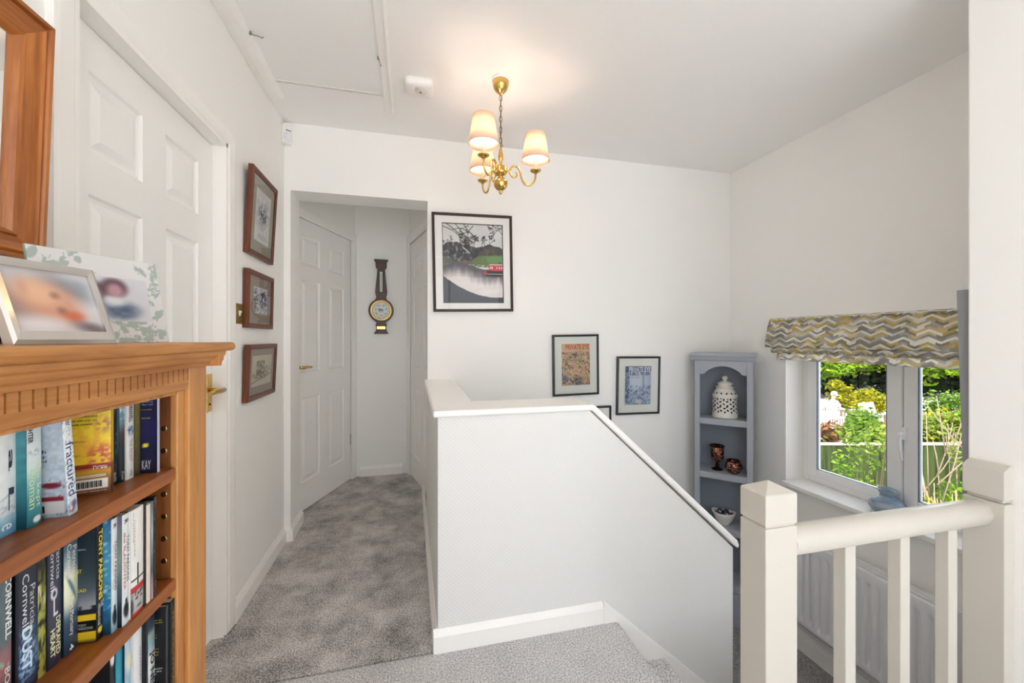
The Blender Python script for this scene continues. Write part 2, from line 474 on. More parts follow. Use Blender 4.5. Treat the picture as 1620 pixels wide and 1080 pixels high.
# skirting boards: a plain board with a rounded top
def skirting(name, x0, y0, x1, y1, side, z0=0.0, h=0.09, t=0.017, label=None):
    d = Vector((x1-x0, y1-y0)); L = d.length
    a = math.atan2(d.y, d.x)
    m = MB(); s = side
    m.prism([(0, 0), (s*t, 0), (s*t, h*0.72), (s*t*0.55, h*0.88), (s*t*0.3, h), (0, h)], 'x', 0, L)
    o = m.build(name, GLOSS, bevel=0.002, loc=(x0, y0, z0), rot=(0, 0, a)); return struct(o, label or 'white gloss skirting board')
skirting('baseboard_left', WL, 1.958, WL, WB, -1)
skirting('baseboard_left', WL-0.0, WB, -0.70, WB, -1)
skirting('baseboard_left', -0.70, WB-0.017, -0.70, 2.93, -1)
skirting('baseboard_left', WL, -1.2, WL, 1.07, -1)
skirting('baseboard_stair', 0.10, 3.2, 0.10, 1.600, -1)
skirting('baseboard_stair', 0.083, 1.60, 0.795, 1.60, -1)
m = MB(); m.prism([(0.795, 0.0), (0.795, 0.096), (1.462, -0.500), (1.462, -0.612), (0.90, -0.11), (0.865, -0.03)], 'y', 1.583, 1.60)
struct(m.build('baseboard_stair', GLOSS, bevel=0.003), 'sloping white skirting following the stairs down')
skirting('baseboard_back', 2.0, WB, WR, WB, -1, LOW)
skirting('baseboard_right', WR, WB, WR, 0.953, -1, LOW, 0.125)

# six-panel doors --------------------------------------------------------------
def door_leaf_mb(w, h, th=0.038):
    m = MB()
    st_, mu = 0.108*w/0.762, 0.118*w/0.762
    pw = (w - 2*st_ - mu)/2
    cols = [(st_, st_+pw), (st_+pw+mu, w-st_)]
    k = h/1.981
    rows = [(0.19*k, 0.765*k), (0.935*k, 1.565*k), (1.67*k, 1.872*k)]
    xs = [0, cols[0][0], cols[0][1], cols[1][0], cols[1][1], w]
    zs = [0] + [q for r in rows for q in r] + [h]
    for i in range(5):
        for j in range(7):
            if i in (1, 3) and j in (1, 3, 5): continue
            m.quad((xs[i], 0, zs[j]), (xs[i+1], 0, zs[j]), (xs[i+1], 0, zs[j+1]), (xs[i], 0, zs[j+1]))
    for (x0, x1) in cols:
        for (z0, z1) in rows:
            rings = [(0, 0), (0.006, 0.007), (0.016, 0.009), (0.022, 0.008), (0.042, 0.001)]
            L = [[(x0+i, y, z0+i), (x1-i, y, z0+i), (x1-i, y, z1-i), (x0+i, y, z1-i)] for i, y in rings]
            for a, c in zip(L, L[1:]):
                for q in range(4): m.quad(a[q], a[(q+1) % 4], c[(q+1) % 4], c[q])
            m.quad(*L[-1])
    m.quad((0, th, 0), (0, th, h), (w, th, h), (w, th, 0))
    m.quad((0, 0, 0), (0, 0, h), (0, th, h), (0, th, 0)); m.quad((w, 0, 0), (w, th, 0), (w, th, h), (w, 0, h))
    m.quad((0, 0, h), (w, 0, h), (w, th, h), (0, th, h)); m.quad((0, 0, 0), (0, th, 0), (w, th, 0), (w, 0, 0))
    return m
def architrave_mb(x0, x1, h, y, w=0.072, t=0.017, lining=None, left=True, right=True):
    """moulded boards around an opening x0..x1 up to h, on the wall face y (towards -y); lining = depth behind the face"""
    m = MB()
    prof = lambda a, s: [(a, y), (a, y-t*0.6), (a+s*w*0.18, y-t*0.6), (a+s*w*0.28, y-t*0.85), (a+s*w*0.8, y-t), (a+s*w, y-t*0.9), (a+s*w, y)]
    if left: m.prism(prof(x0, -1), 'z', 0, h+w*0.5)
    if right: m.prism(prof(x1, 1), 'z', 0, h+w*0.5)
    pz = [(q[1], h + (q[0]-0)) for q in prof(0, 1)]
    m.prism(pz, 'x', x0-(w if left else 0), x1+(w if right else 0))
    if lining:
        m.box(x0-0.02, x0, y, y+lining, 0, h); m.box(x1, x1+0.02, y, y+lining, 0, h); m.box(x0-0.02, x1+0.02, y, y+lining, h, h+0.02)
    return m
def handle(parent, x, z, y, toward=-1):
    """brass lever on a rectangular plate; the lever points along x towards the hinges"""
    root = MB(); root.box(x-0.021, x+0.021, y-0.004, y, z-0.075, z+0.075)
    pl = root.build('handle_plate', BRASS, parent, bevel=0.002, label='brass handle plate')
    l = MB(); l.tube([(x, y-0.003, z+0.01), (x, y-0.05, z+0.01)], 0.009, 12)
    l.tube([(x+0.006*-toward, y-0.05, z+0.01), (x+toward*0.03, y-0.052, z+0.01), (x+toward*0.07, y-0.05, z+0.012), (x+toward*0.105, y-0.047, z+0.008)], [0.010, 0.0105, 0.009, 0.008], 12)
    l.build('handle_lever', BRASS, pl)
    k = MB(); k.lathe([(0.0, -0.001), (0.005, -0.001), (0.005, 0.0), (0, 0)], (x, y-0.004, z-0.045), 10, axis='y'); k.build('keyhole', DARKGAP, pl)

d1 = root_struct('door_1', (-0.776, 1.127, 0.009), R(90), 'white six-panel door behind the pine bookcase', 'door')
door_leaf_mb(0.752, 1.975).build('door_leaf', DOORP, d1)
m = architrave_mb(0.0, 0.755, 1.978, -0.041, 0.076, lining=None)
m.box(-0.022, 0.0, -0.041, 0.109, -0.009, 2.0); m.box(0.755, 0.768, -0.041, 0.109, -0.009, 2.0); m.box(-0.022, 0.768, -0.041, 0.109, 1.978, 2.0)
m.build('door_frame', GLOSS, d1)
handle(d1, 0.727, 0.985, 0.0)

# the corridor beyond the opening
ang2 = math.atan2(0.936, 0.351)
d2 = root_struct('door_2', (-0.517, 3.737, 0.0), ang2, 'white six-panel door on the left inside the corridor', 'door')
lf = door_leaf_mb(0.785, 2.043)
lf.v = [(x-0.785, y-0.016, z+0.006) for x, y, z in lf.v]
lf.build('door_leaf', DOORP, d2)
architrave_mb(-0.79, 0.004, 2.045, -0.02, 0.075, lining=0.08).build('door_frame', GLOSS, d2)
handle(d2, -0.735, 1.0, -0.016, 1)
m = MB(); m.lathe([(0, 0), (0.007, 0), (0.007, 0.09), (0, 0.09)], (0.0, -0.012, 0.30), 10); m.build('door_hinge', mat('steel_hinge', '#9a9a98', 0.3, 1.0), d2)
m = MB(); m.box(-1.0, -0.79, -0.02, 0.12, 0, CZ); m.box(0.004, 0.12, -0.02, 0.12, 0, CZ); m.box(-0.79, 0.004, -0.02, 0.12, 2.045, CZ); m.box(-0.79, 0.004, 0.08, 0.12, 0, 2.045)
struct(m.build('wall_corridor_left', PAINT, loc=(-0.517, 3.737, 0), rot=(0, 0, ang2)), 'white angled wall around the corridor door')
ang3 = math.atan2(-0.973, 0.23)
d3 = root_struct('door_3', (0.009, 3.731, 0.0), ang3, 'white six-panel door at the right end of the corridor', 'door')
lf = door_leaf_mb(0.77, 2.043); lf.v = [(x, y-0.011, z+0.006) for x, y, z in lf.v]
lf.build('door_leaf', DOORP, d3)
architrave_mb(-0.004, 0.775, 2.045, -0.015, 0.075, lining=0.08).build('door_frame', GLOSS, d3)
m = MB(); m.lathe([(0.0, -0.05), (0.018, -0.048), (0.024, -0.035), (0.016, -0.02), (0.01, -0.003), (0.02, 0)], (0.70, 0.0, 1.0), 16, axis='y'); m.v = [(x, y-0.011, z) for x, y, z in m.v]; m.build('door_knob', BRONZE, d3)
m = MB(); m.box(-0.3, -0.004, -0.015, 0.12, 0, CZ); m.box(0.775, 1.0, -0.015, 0.12, 0, CZ); m.box(-0.004, 0.775, -0.015, 0.12, 2.045, CZ); m.box(-0.004, 0.775, 0.08, 0.12, 0, 2.045)
struct(m.build('wall_corridor_right', PAINT, loc=(0.009, 3.731, 0), rot=(0, 0, ang3)), 'white angled wall around the right corridor door')
m = MB(); m.box(-1.0, 0.5, 3.79, 3.95, -0.2, CZ)
struct(m.build('wall_corridor_end', PAINT), 'white end wall of the corridor behind the barometer')
skirting('baseboard_end', -0.43, 3.79, -0.075, 3.79, -1)
m = MB(); m.box(-1.25, WL, 2.87, 2.89, -0.2, CZ); m.box(0.2, 0.6, 2.89, 2.95, -0.2, CZ)
struct(m.build('wall_corridor_near', PAINT), 'white return wall behind the corridor opening')

# loft hatch surround on the ceiling
m = MB(); m.prism([(-0.75, 2.5), (-0.65, 2.5), (-0.655, 2.488), (-0.672, 2.478), (-0.70, 2.474), (-0.728, 2.478), (-0.745, 2.488)], 'y', 0.3, 2.40)
struct(m.build('trim_2', GLOSS, bevel=0.002), 'rounded white board along the left of the loft hatch')
m = MB(); m.box(-0.142, -0.092, 0.3, 2.40, 2.482, 2.5); m.box(-0.108, -0.096, 0.3, 2.40, 2.475, 2.482)
struct(m.build('trim_3', GLOSS, bevel=0.004), 'white strip along the right of the loft hatch')
m = MB(); m.box(-0.655, -0.142, 2.245, 2.250, 2.490, 2.5); m.box(-0.655, -0.142, 2.262, 2.267, 2.493, 2.5)
struct(m.build('trim_4', mat('hatch_bead', '#dedcd6', 0.7), bevel=0.001), 'thin bead across the far end of the loft hatch')
m = MB(); m.box(-0.656, -0.140, 0.3, 2.246, 2.495, 2.503)
hp = struct(m.build('ceiling_hatch', mat('hatch_board', '#f0f0ee', 0.6), bevel=0.002), 'flat white loft hatch board')
hk = mat('steel_hook', '#8d8b86', 0.35, 1.0)
for (x, y, rz) in ((-0.652, 1.92, 0.2), (-0.143, 1.95, 1.4)):
    m = MB(); c_, s_ = math.cos(rz), math.sin(rz)
    P = [(0, 0, -0.006), (0.012, 0, -0.012), (0.03, 0, -0.01), (0.045, 0, -0.014), (0.052, 0, -0.008)]
    m.tube([(x+p[0]*c_*0.9, y+p[0]*s_, 2.494+p[2]) for p in P], 0.0022, 6)
    m.lathe([(0, -0.012), (0.005, -0.011), (0.005, 0.002), (0, 0.002)], (x, y, 2.492), 8)
    tag(m.build('hatch_hook', hk), 'small hook catch on the left edge of the loft hatch' if x < -0.4 else 'small hook catch on the right edge of the loft hatch', 'hook')

# the window over the half landing -------------------------------------------------
w1 = root_struct('window_1', (0, 0, 0), label='white two-pane window over the stairs', cat='window')
FX0, FX1 = 2.575, 2.63
m = MB()
m.box(FX0, FX1, 1.03, 1.075, 0.265, 1.25); m.box(FX0, FX1, 2.16, 2.205, 0.265, 1.25)
m.box(FX0, FX1, 1.075, 2.16, 0.265, 0.31); m.box(FX0, FX1, 1.075, 2.16, 1.205, 1.25); m.box(FX0+0.01, FX1, 1.60, 1.64, 0.31, 1.205)
m.build('window_frame', UPVC, w1, bevel=0.006, seg=3)
for y0, y1, nm in ((1.623, 2.165, 'a'), (1.070, 1.617, 'b')):
    c = MB(); x0, x1, f = FX0-0.012, FX0+0.03, 0.062
    c.box(x0, x1, y0, y0+f+0.012, 0.305, 1.21); c.box(x0, x1, y1-f, y1, 0.305, 1.21)
    c.box(x0, x1, y0+f, y1-f, 0.305, 0.305+f-0.01); c.box(x0, x1, y0+f, y1-f, 1.15, 1.21)
    ca = c.build('casement', UPVC, w1, bevel=0.007, seg=3)
    g = MB(); g.box(x0+0.012, x0+0.028, y0+f-0.002, y1-f+0.004, 0.35, 1.155)
    gk = MB(); t_ = 0.008
    for (a0, a1, z0, z1) in ((y0+f+0.01, y0+f+0.01+t_, 0.356, 1.15), (y1-f-t_, y1-f, 0.356, 1.15), (y0+f, y1-f, 0.352, 0.36)):
        gk.box(x0+0.006, x0+0.02, a0, a1, z0, z1)
    gk.build('glazing_gasket', mat('blue_grey_gasket', '#7c8796', 0.4), ca)
    p = MB(); p.quad((x0+0.02, y0+f-0.002, 0.35), (x0+0.02, y1-f+0.004, 0.35), (x0+0.02, y1-f+0.004, 1.155), (x0+0.02, y0+f-0.002, 1.155))
    p.build('window_pane', WIN_GLASS, ca)
h = MB(); h.box(2.548, 2.564, 1.597, 1.625, 0.665, 0.735)
h.tube([(2.55, 1.611, 0.70), (2.53, 1.611, 0.70)], 0.010, 10)
h.tube([(2.53, 1.611, 0.705), (2.524, 1.612, 0.68), (2.524, 1.608, 0.62), (2.528, 1.600, 0.565)], [0.010, 0.0085, 0.0075, 0.0065], 10)
h.build('window_handle', UPVC, w1, bevel=0.003)
m = MB(); m.box(2.395, 2.60, 1.031, 2.204, 0.237, 0.264)
m.build('window_sill', GLOSS, w1, bevel=0.005, seg=3)
m = MB(); m.box(2.428, 2.58, 2.2005, 2.2045, 0.264, 1.25); m.box(2.428, 2.58, 1.0305, 1.0345, 0.264, 1.25); m.box(2.428, 2.58, 1.03, 2.205, 1.246, 1.2495)
m.build('window_reveal', GLOSS, w1)

w2 = root_struct('added_window_2', (0, 0, 0), label='white window added behind the viewer for daylight', cat='window')  # made-up window out of view, added to light the landing
m = MB()
for (x0, x1, z0, z1) in ((-1.6, -1.55, 0.06, 2.46), (2.05, 2.1, 0.06, 2.46), (-1.55, 2.05, 0.06, 0.11), (-1.55, 2.05, 2.41, 2.46), (-0.4, -0.35, 0.11, 2.41), (0.85, 0.9, 0.11, 2.41)):
    m.box(x0, x1, -4.29, -4.23, z0, z1)
m.build('window_frame', UPVC, w2, bevel=0.004)

# banister at the head of the stairs ------------------------------------------------
bn = thing('banister', 'cream painted banister with a square newel post and three spindles at the stair head', 'banister', (0.946, 0.91, 0.0))
def L_(x, y, z): return (x-0.946, y-0.91, z)
m = MB(); x0, x1, y0, y1 = 0.896, 0.999, 0.870, 0.956
m.box(*[q for q in (x0-0.946, x1-0.946, y0-0.91, y1-0.91)], 0.0, 0.712)
m.box(x0+0.004-0.946, x1-0.004-0.946, y0+0.004-0.91, y1-0.004-0.91, 0.711, 0.719)
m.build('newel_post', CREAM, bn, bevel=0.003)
m = MB(); cx, cy = (x0+x1)/2-0.946, (y0+y1)/2-0.91
A = [(x0-0.946, y0-0.91), (x1-0.946, y0-0.91), (x1-0.946, y1-0.91), (x0-0.946, y1-0.91)]
v = [(a, c, 0.718) for a, c in A] + [(a, c, 0.798) for a, c in A] + [(cx, cy, 0.823)]
m.add(v, [(0,1,2,3)[::-1], (0,1,5,4), (1,2,6,5), (2,3,7,6), (3,0,4,7), (4,5,8), (5,6,8), (6,7,8), (7,4,8)])
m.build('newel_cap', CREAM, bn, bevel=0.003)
m = MB()
prof = [(0.872, 0.640), (0.880, 0.626), (0.928, 0.626), (0.938, 0.640), (0.941, 0.662), (0.933, 0.684), (0.915, 0.696), (0.896, 0.696), (0.877, 0.684), (0.868, 0.662)]
m.prism([(a-0.91, z) for a, z in prof], 'x', 0.998-0.946, 1.762-0.946, 0, True)
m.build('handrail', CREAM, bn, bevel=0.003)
for x in (1.205, 1.414, 1.612):
    m = MB(); m.box(x-0.019-0.946, x+0.019-0.946, 0.886-0.91, 0.922-0.91, 0.0, 0.63)
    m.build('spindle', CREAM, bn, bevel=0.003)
m = MB(); m.box(1.758-0.946, 1.80-0.946, 0.845-0.91, 0.945-0.91, 0.0, 0.70); m.box(1.768-0.946, 1.80-0.946, 0.853-0.91, 0.938-0.91, 0.70, 0.712)
m.prism([(1.758-0.946, 0.712), (1.758-0.946, 0.80), (1.785-0.946, 0.815), (1.80-0.946, 0.815), (1.80-0.946, 0.712)], 'y', 0.845-0.91, 0.945-0.91)
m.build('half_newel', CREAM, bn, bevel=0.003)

# ================================================================== PICTURES ON THE WALLS
def picture(name, label, cat, loc, rot, w, h, fw, depth, frame_mats, mount, art_rect, art, res, group=None, lip=None, glass=True, texts=()):
    """framed picture; local x right, z up, front towards -y; loc = lower left corner on the wall"""
    t = thing(name, label, cat, loc, rot, group)
    fr = MB(); d = depth
    o = [(0, 0), (w, 0), (w, h), (0, h)]; i_ = [(fw, fw), (w-fw, fw), (w-fw, h-fw), (fw, h-fw)]; q = fw*0.45
    mid = [(q, q), (w-q, q), (w-q, h-q), (q, h-q)]
    for k in range(4):
        k2 = (k+1) % 4
        P = lambda p, y: (p[0], y, p[1])
        mi = 0
        fr.quad(P(o[k], 0), P(o[k2], 0), P(o[k2], -d), P(o[k], -d), mi)
        fr.quad(P(o[k], -d), P(o[k2], -d), P(mid[k2], -d-0.002), P(mid[k], -d-0.002), mi)
        fr.quad(P(mid[k], -d-0.002), P(mid[k2], -d-0.002), P(i_[k2], -d+0.003), P(i_[k], -d+0.003), mi)
        fr.quad(P(i_[k], -d+0.003), P(i_[k2], -d+0.003), P(i_[k2], -d+0.010), P(i_[k], -d+0.010), 1 if len(frame_mats) > 1 else 0)
    fr.quad((0, 0, 0), (0, 0, h), (w, 0, h), (w, 0, 0), 0)
    fr.build('frame', frame_mats, t)
    if lip:
        lp = MB(); a, c = fw, fw+lip
        for k, (x0, x1, z0, z1) in enumerate(((a, w-a, a, c), (a, w-a, h-c, h-a), (a, c, c, h-c), (w-c, w-a, c, h-c))):
            lp.box(x0, x1, -d+0.001, -d+0.006, z0, z1)
        lp.build('inner_slip', frame_mats[-1], t)
    y = -d+0.008
    mb = MB(); mb.quad((fw*0.9, y, fw*0.9), (w-fw*0.9, y, fw*0.9), (w-fw*0.9, y, h-fw*0.9), (fw*0.9, y, h-fw*0.9))
    mb.build('mount', mount, t)
    x0, z0, x1, z1 = art_rect
    pr = MB(); pr.image((x0, y-0.0008, z0), (x1-x0, 0, 0), (0, 0, z1-z0), res[0], res[1], art)
    mats = [PRINT]
    for (s, tx, tz, tw, th, col, bold) in texts:
        mm = mat('ink_'+col.strip('#'), col, 0.6)
        if mm not in mats: mats.append(mm)
        pr.text(s, (x0+tx*(x1-x0), y-0.0014, z0+tz*(z1-z0)), (1, 0, 0), (0, 0, 1), tw*(x1-x0), th*(z1-z0), mats.index(mm), bold)
    pr.build('print', mats, t)
    if glass:
        g = MB(); g.quad((fw, -d+0.0045, fw), (w-fw, -d+0.0045, fw), (w-fw, -d+0.0045, h-fw), (fw, -d+0.0045, h-fw))
        g.build('picture_glass', PIC_GLASS, t)
    return t

def branches(S, T, roots, seed, w0=0.006, depth=5, spread=0.55, shrink=0.72):
    rng = random.Random(seed); M = np.zeros_like(S)
    def grow(x, y, a, l, w, n):
        nonlocal M
        x2, y2 = x+math.cos(a)*l, y+math.sin(a)*l
        M = np.maximum(M, seg_mask(S, T, x, y, x2, y2, w))
        if n == 0: return
        for k in range(rng.choice((2, 2, 3))):
            grow(x2, y2, a+rng.uniform(-spread, spread), l*shrink*rng.uniform(.8, 1.15), max(0.0028, w*0.72), n-1)
    for x, y, a, l in roots: grow(x, y, a, l, w0, depth)
    return M

def canal(S, T):
    C = np.ones(S.shape+(3,))*hexv('#c9cbcc')
    n = fbm(S*8, T*8, 3)
    C = C*(0.94+0.1*n[..., None])
    # far trees and hedge
    edge = 0.70 + 0.03*np.sin(S*9) + 0.06*fbm(S*14, T*3, 7) - 0.05*ss(0.7, 1.0, S)
    treem = (T < edge)*(T > 0.49)
    tc = mixc(np.ones(S.shape+(3,))*hexv('#3c3b40'), '#17161a', ss(0.42, 0.62, fbm(S*22, T*22, 11)))
    tc = mixc(tc, '#6d4a35', 0.75*blob(S, T, 0.76, 0.655, 0.10, 0.045)*ss(.35, .6, fbm(S*18, T*18, 5)))
    tc = mixc(tc, '#8f959b', 0.8*(ss(0.60, 0.68, fbm(S*30, T*30, 19)))*(S < 0.5))
    C = C*(1-treem[..., None]) + tc*treem[..., None]
    # banks
    g = (T > 0.45)*(T < 0.60 - 0.05*ss(0.3, 0.0, S) - 0.12*ss(0.62, 0.35, S))*(S > 0.40)
    C = mixc(C, '#56693a', g*ss(.2, .5, fbm(S*20, T*30, 9)))
    C = mixc(C, '#5f8a4c', 0.9*blob(S, T, 0.88, 0.56, 0.2, 0.05))
    C = mixc(C, '#566038', ((T > 0.44)*(T < 0.56)*(S < 0.16)).astype(float)*0.8)
    C = mixc(C, '#7b5a48', 0.8*blob(S, T, 0.36, 0.515, 0.16, 0.02))
    # water
    wl = 0.47 + 0.04*np.exp(-((S-0.25)/0.16)**2) - 0.05*ss(0.4, 0.75, S)
    wm = T < wl
    depth_ = np.clip((wl-T)/0.30, 0, 1)
    wc = mixc(np.ones(S.shape+(3,))*hexv('#4a4750'), '#d4cfcc', ss(0.12, 0.75, depth_ + 0.35*(fbm(S*26, T*5, 21)-0.5) + 0.12*(S < 0.4)))
    wc = wc*(0.95+0.1*fbm(S*6, T*40, 4)[..., None])
    C = C*(1-wm[..., None]) + wc*wm[..., None]
    # dark near bank
    bank = T < (0.34 - 0.62*S + 0.35*S*S + 0.012*fbm(S*60, T*60, 2))
    bc = np.ones(S.shape+(3,))*hexv('#2b2d33')*(0.8+0.4*fbm(S*30, T*30, 6)[..., None])
    C = C*(1-bank[..., None]) + bc*bank[..., None]
    # narrow boat
    hull = (S > 0.70)*(T > 0.335+0.02*(1-S))*(T < 0.425-0.03*(S-0.7))
    C = mixc(C, '#17171a', hull.astype(float))
    cab = (S > 0.755-0.1*(T-0.42))*(T > 0.415-0.02*(S-0.7))*(T < 0.49)
    C = mixc(C, '#c0303c', cab.astype(float))
    C = mixc(C, '#ded9d6', rect(S, T, 0.76, 1, 0.485, 0.495))
    C = mixc(C, '#d8d5d2', rect(S, T, 0.70, 1, 0.368, 0.374))
    for x in (0.775, 0.805, 0.88, 0.925, 0.965): C = mixc(C, '#d7cfc9', rect(S, T, x, x+0.018, 0.435, 0.465))
    C = mixc(C, '#c2303a', blob(S, T, 0.695, 0.385, 0.025, 0.022))
    C = mixc(C, '#c25a70', 0.8*rect(S, T, 0.74, 1, 0.27, 0.33)*ss(.42, .56, fbm(S*16, T*30, 8)))
    # branches
    B = branches(S, T, [(0.0, 0.96, -0.3, 0.16), (0.05, 1.0, -0.5, 0.17), (0.2, 1.0, -0.7, 0.13), (0.34, 1.0, -0.9, 0.11), (0.5, 0.97, -2.4, 0.1)], 4, 0.006, 5)
    B = np.maximum(B, branches(S, T, [(0.64, 0.68, 1.5, 0.06), (0.76, 0.68, 1.35, 0.06), (0.7, 0.68, 1.8, 0.06)], 8, 0.005, 4, 0.7))
    B = np.maximum(B, branches(S, T, [(1.0, 0.94, 3.0, 0.09), (1.0, 0.98, 3.6, 0.09), (1.0, 0.86, 2.3, 0.07)], 12, 0.005, 4))
    B = np.maximum(B, branches(S, T, [(0.26, 0.60, 1.6, 0.1), (0.12, 0.6, 1.4, 0.08)], 15, 0.006, 4, 0.8))
    C = mixc(C, '#232327', 0.9*B)
    C = mixc(C, '#c9cbce', 0.9*seg_mask(S, T, 0.33, 0.70, 0.44, 0.63, 0.009))
    bd = ((S < 0.012) | (S > 0.985) | (T > 0.985) | (T < 0.012)).astype(float)
    return mixc(C, '#232022', bd)

def crowd_cover(S, T):
    C = np.ones(S.shape+(3,))*hexv('#c9b18f')*(0.93+0.12*fbm(S*9, T*12, 2)[..., None])
    n = fbm(S*26, T*40, 13, 3); n2 = fbm(S*20+7, T*30, 31, 3)
    C = mixc(C, '#3f4552', 0.85*ss(0.60, 0.66, n)*(T < 0.8))
    C = mixc(C, '#a6604f', 0.7*ss(0.63, 0.68, n2)*(T < 0.8))
    C = mixc(C, '#6d7688', 0.9*blob(S, T, 0.10, 0.17, 0.11, 0.07))
    C = mixc(C, '#566174', 0.9*blob(S, T, 0.55, 0.07, 0.17, 0.10)*ss(.4, .5, fbm(S*20, T*25, 3)))
    C = mixc(C, '#4a4766', 0.8*blob(S, T, 0.47, 0.71, 0.09, 0.05)*ss(.4, .5, fbm(S*30, T*30, 5)))
    C = mixc(C, '#8a8a55', 0.7*rect(S, T, 0.08, 0.7, 0.585, 0.625)*ss(.4, .5, fbm(S*40, T*20, 6)))
    C = mixc(C, '#d9c7a8', blob(S, T, 0.47, 0.33, 0.17, 0.06))
    C = mixc(C, '#cdb38d', rect(S, T, 0, 1, 0.83, 1.0)*0.9)
    return C
def blue_cover(S, T):
    C = np.ones(S.shape+(3,))*hexv('#a9b3c3')
    C = mixc(C, '#c3ccd6', blob(S, T, 0.45, 0.62, 0.35, 0.25))
    n = fbm(S*24, T*34, 41, 4)
    C = mixc(C, '#5c6d87', 0.85*ss(0.52, 0.62, n)*(T < 0.5))
    C = mixc(C, '#51607b', 0.85*rect(S, T, 0, 0.16, 0.05, 1)*ss(.35, .5, n))
    C = mixc(C, '#46546f', rect(S, T, 0, 1, 0.86, 1)*0.75)
    C = mixc(C, '#66758f', 0.8*rect(S, T, 0, 1, 0.77, 0.85)*ss(.45, .5, fbm(S*20, T*6, 9)))
    C = mixc(C, '#8d97a9', 0.8*rect(S, T, 0.66, 0.74, 0.4, 0.8))
    C = mixc(C, '#d7cdd4', 0.7*blob(S, T, 0.5, 0.08, 0.14, 0.05))
    return C
def dark_cover(S, T):
    C = np.ones(S.shape+(3,))*hexv('#3a3d42')
    return mixc(C, '#8b8f92', ss(.5, .65, fbm(S*10, T*14, 3)))
MOUNT_W = mat('white_mount_card', '#e2e1df', 0.8)
MOUNT_C = mat('cream_mount_card', '#dfdfd8', 0.8)
MOUNT_OL = mat('olive_grey_mount_card', '#b3b0a1', 0.85)
MOUNT_TP = mat('taupe_mount_card', '#b0a49a', 0.85)

picture('framed_painting', 'large black-framed painting of a canal with a red narrowboat', 'picture', (0.142, WB, 1.382), (R(1.0), R(-1.15), 0),
        0.530, 0.640, 0.017, 0.020, [FRAME_DB], MOUNT_W, (0.064, 0.056, 0.467, 0.577), canal, (150, 190))
MAST = lambda col: (('PRIVATE EYE', 0.14, 0.855, 0.83, 0.125, col, 0.02),)
picture('framed_magazine', 'black-framed magazine cover with red lettering on a tan crowd drawing', 'picture', (0.958, WB, 0.806), (R(1.0), R(-1.0), 0),
        0.346, 0.428, 0.014, 0.018, [FRAME_NB], MOUNT_C, (0.067, 0.072, 0.279, 0.364), crowd_cover, (70, 110),
        texts=MAST('#c24a4a')+(('500', 0.36, 0.29, 0.22, 0.09, '#c4706a', 0.02),))
picture('framed_magazine', 'black-framed magazine cover in blue and white beside the grey shelf unit', 'picture', (1.441, WB, 0.656), (R(1.0), R(0.6), 0),
        0.350, 0.424, 0.014, 0.018, [FRAME_NB], MOUNT_C, (0.066, 0.070, 0.278, 0.352), blue_cover, (70, 110),
        texts=MAST('#dfe4ea')+(('THE', 0.24, 0.74, 0.3, 0.03, '#b86a74', 0.0), ('EYE', 0.24, 0.69, 0.3, 0.03, '#b86a74', 0.0)))
picture('framed_magazine', 'black-framed print mostly hidden behind the sloping half wall', 'picture', (1.05, WB, 0.30), (R(1.0), 0, 0),
        0.346, 0.428, 0.014, 0.018, [FRAME_NB], MOUNT_C, (0.067, 0.072, 0.279, 0.364), dark_cover, (24, 30), glass=False)

def sketch(seed, ink, paper, kind):
    def fn(S, T):
        C = np.ones(S.shape+(3,))*hexv(paper)*(0.96+0.06*fbm(S*5, T*5, seed)[..., None])
        if kind == 0:
            C = mixc(C, ink, 0.55*blob(S, T, 0.55, 0.58, 0.42, 0.30, 0.7)*ss(.4, .6, fbm(S*10, T*12, seed)))
            C = mixc(C, '#39404f', 0.9*blob(S, T, 0.45, 0.56, 0.22, 0.14, 0.6)*ss(.5, .56, fbm(S*20, T*26, seed+3)))
            C = mixc(C, '#4a4f5c', 0.8*blob(S, T, 0.70, 0.50, 0.12, 0.10, 0.6)*ss(.5, .56, fbm(S*24, T*26, seed+9)))
            C = mixc(C, '#b9bcc2', 0.5*rect(S, T, 0.05, 0.9, 0.05, 0.3)*ss(.5, .6, fbm(S*6, T*9, seed+1)))
        elif kind == 1:
            C = mixc(C, '#353a5e', 0.9*blob(S, T, 0.70, 0.55, 0.28, 0.34, 0.5)*ss(.36, .5, fbm(S*12, T*16, seed)))
            C = mixc(C, '#4b5070', 0.9*blob(S, T, 0.15, 0.52, 0.15, 0.38, 0.5)*ss(.36, .5, fbm(S*12, T*16, seed+5)))
            C = mixc(C, '#8e93a8', 0.7*rect(S, T, 0, 1, 0, 0.25)*ss(.45, .55, fbm(S*9, T*16, seed+2)))
        else:
            C = mixc(C, ink, 0.8*rect(S, T, 0.22, 0.62, 0.38, 0.82)*ss(.3, .45, fbm(S*12, T*14, seed)))
            C = mixc(C, '#6f6454', 0.85*blob(S, T, 0.45, 0.35, 0.35, 0.14, 0.5)*ss(.4, .5, fbm(S*22, T*22, seed+4)))
            C = mixc(C, '#a89a80', 0.7*rect(S, T, 0.62, 1, 0.35, 0.62)*ss(.35, .5, fbm(S*14, T*14, seed+7)))
            C = mixc(C, '#8b7f6a', 0.8*(np.abs(T-0.12-0.22*S) < 0.02))
        return C
    return fn
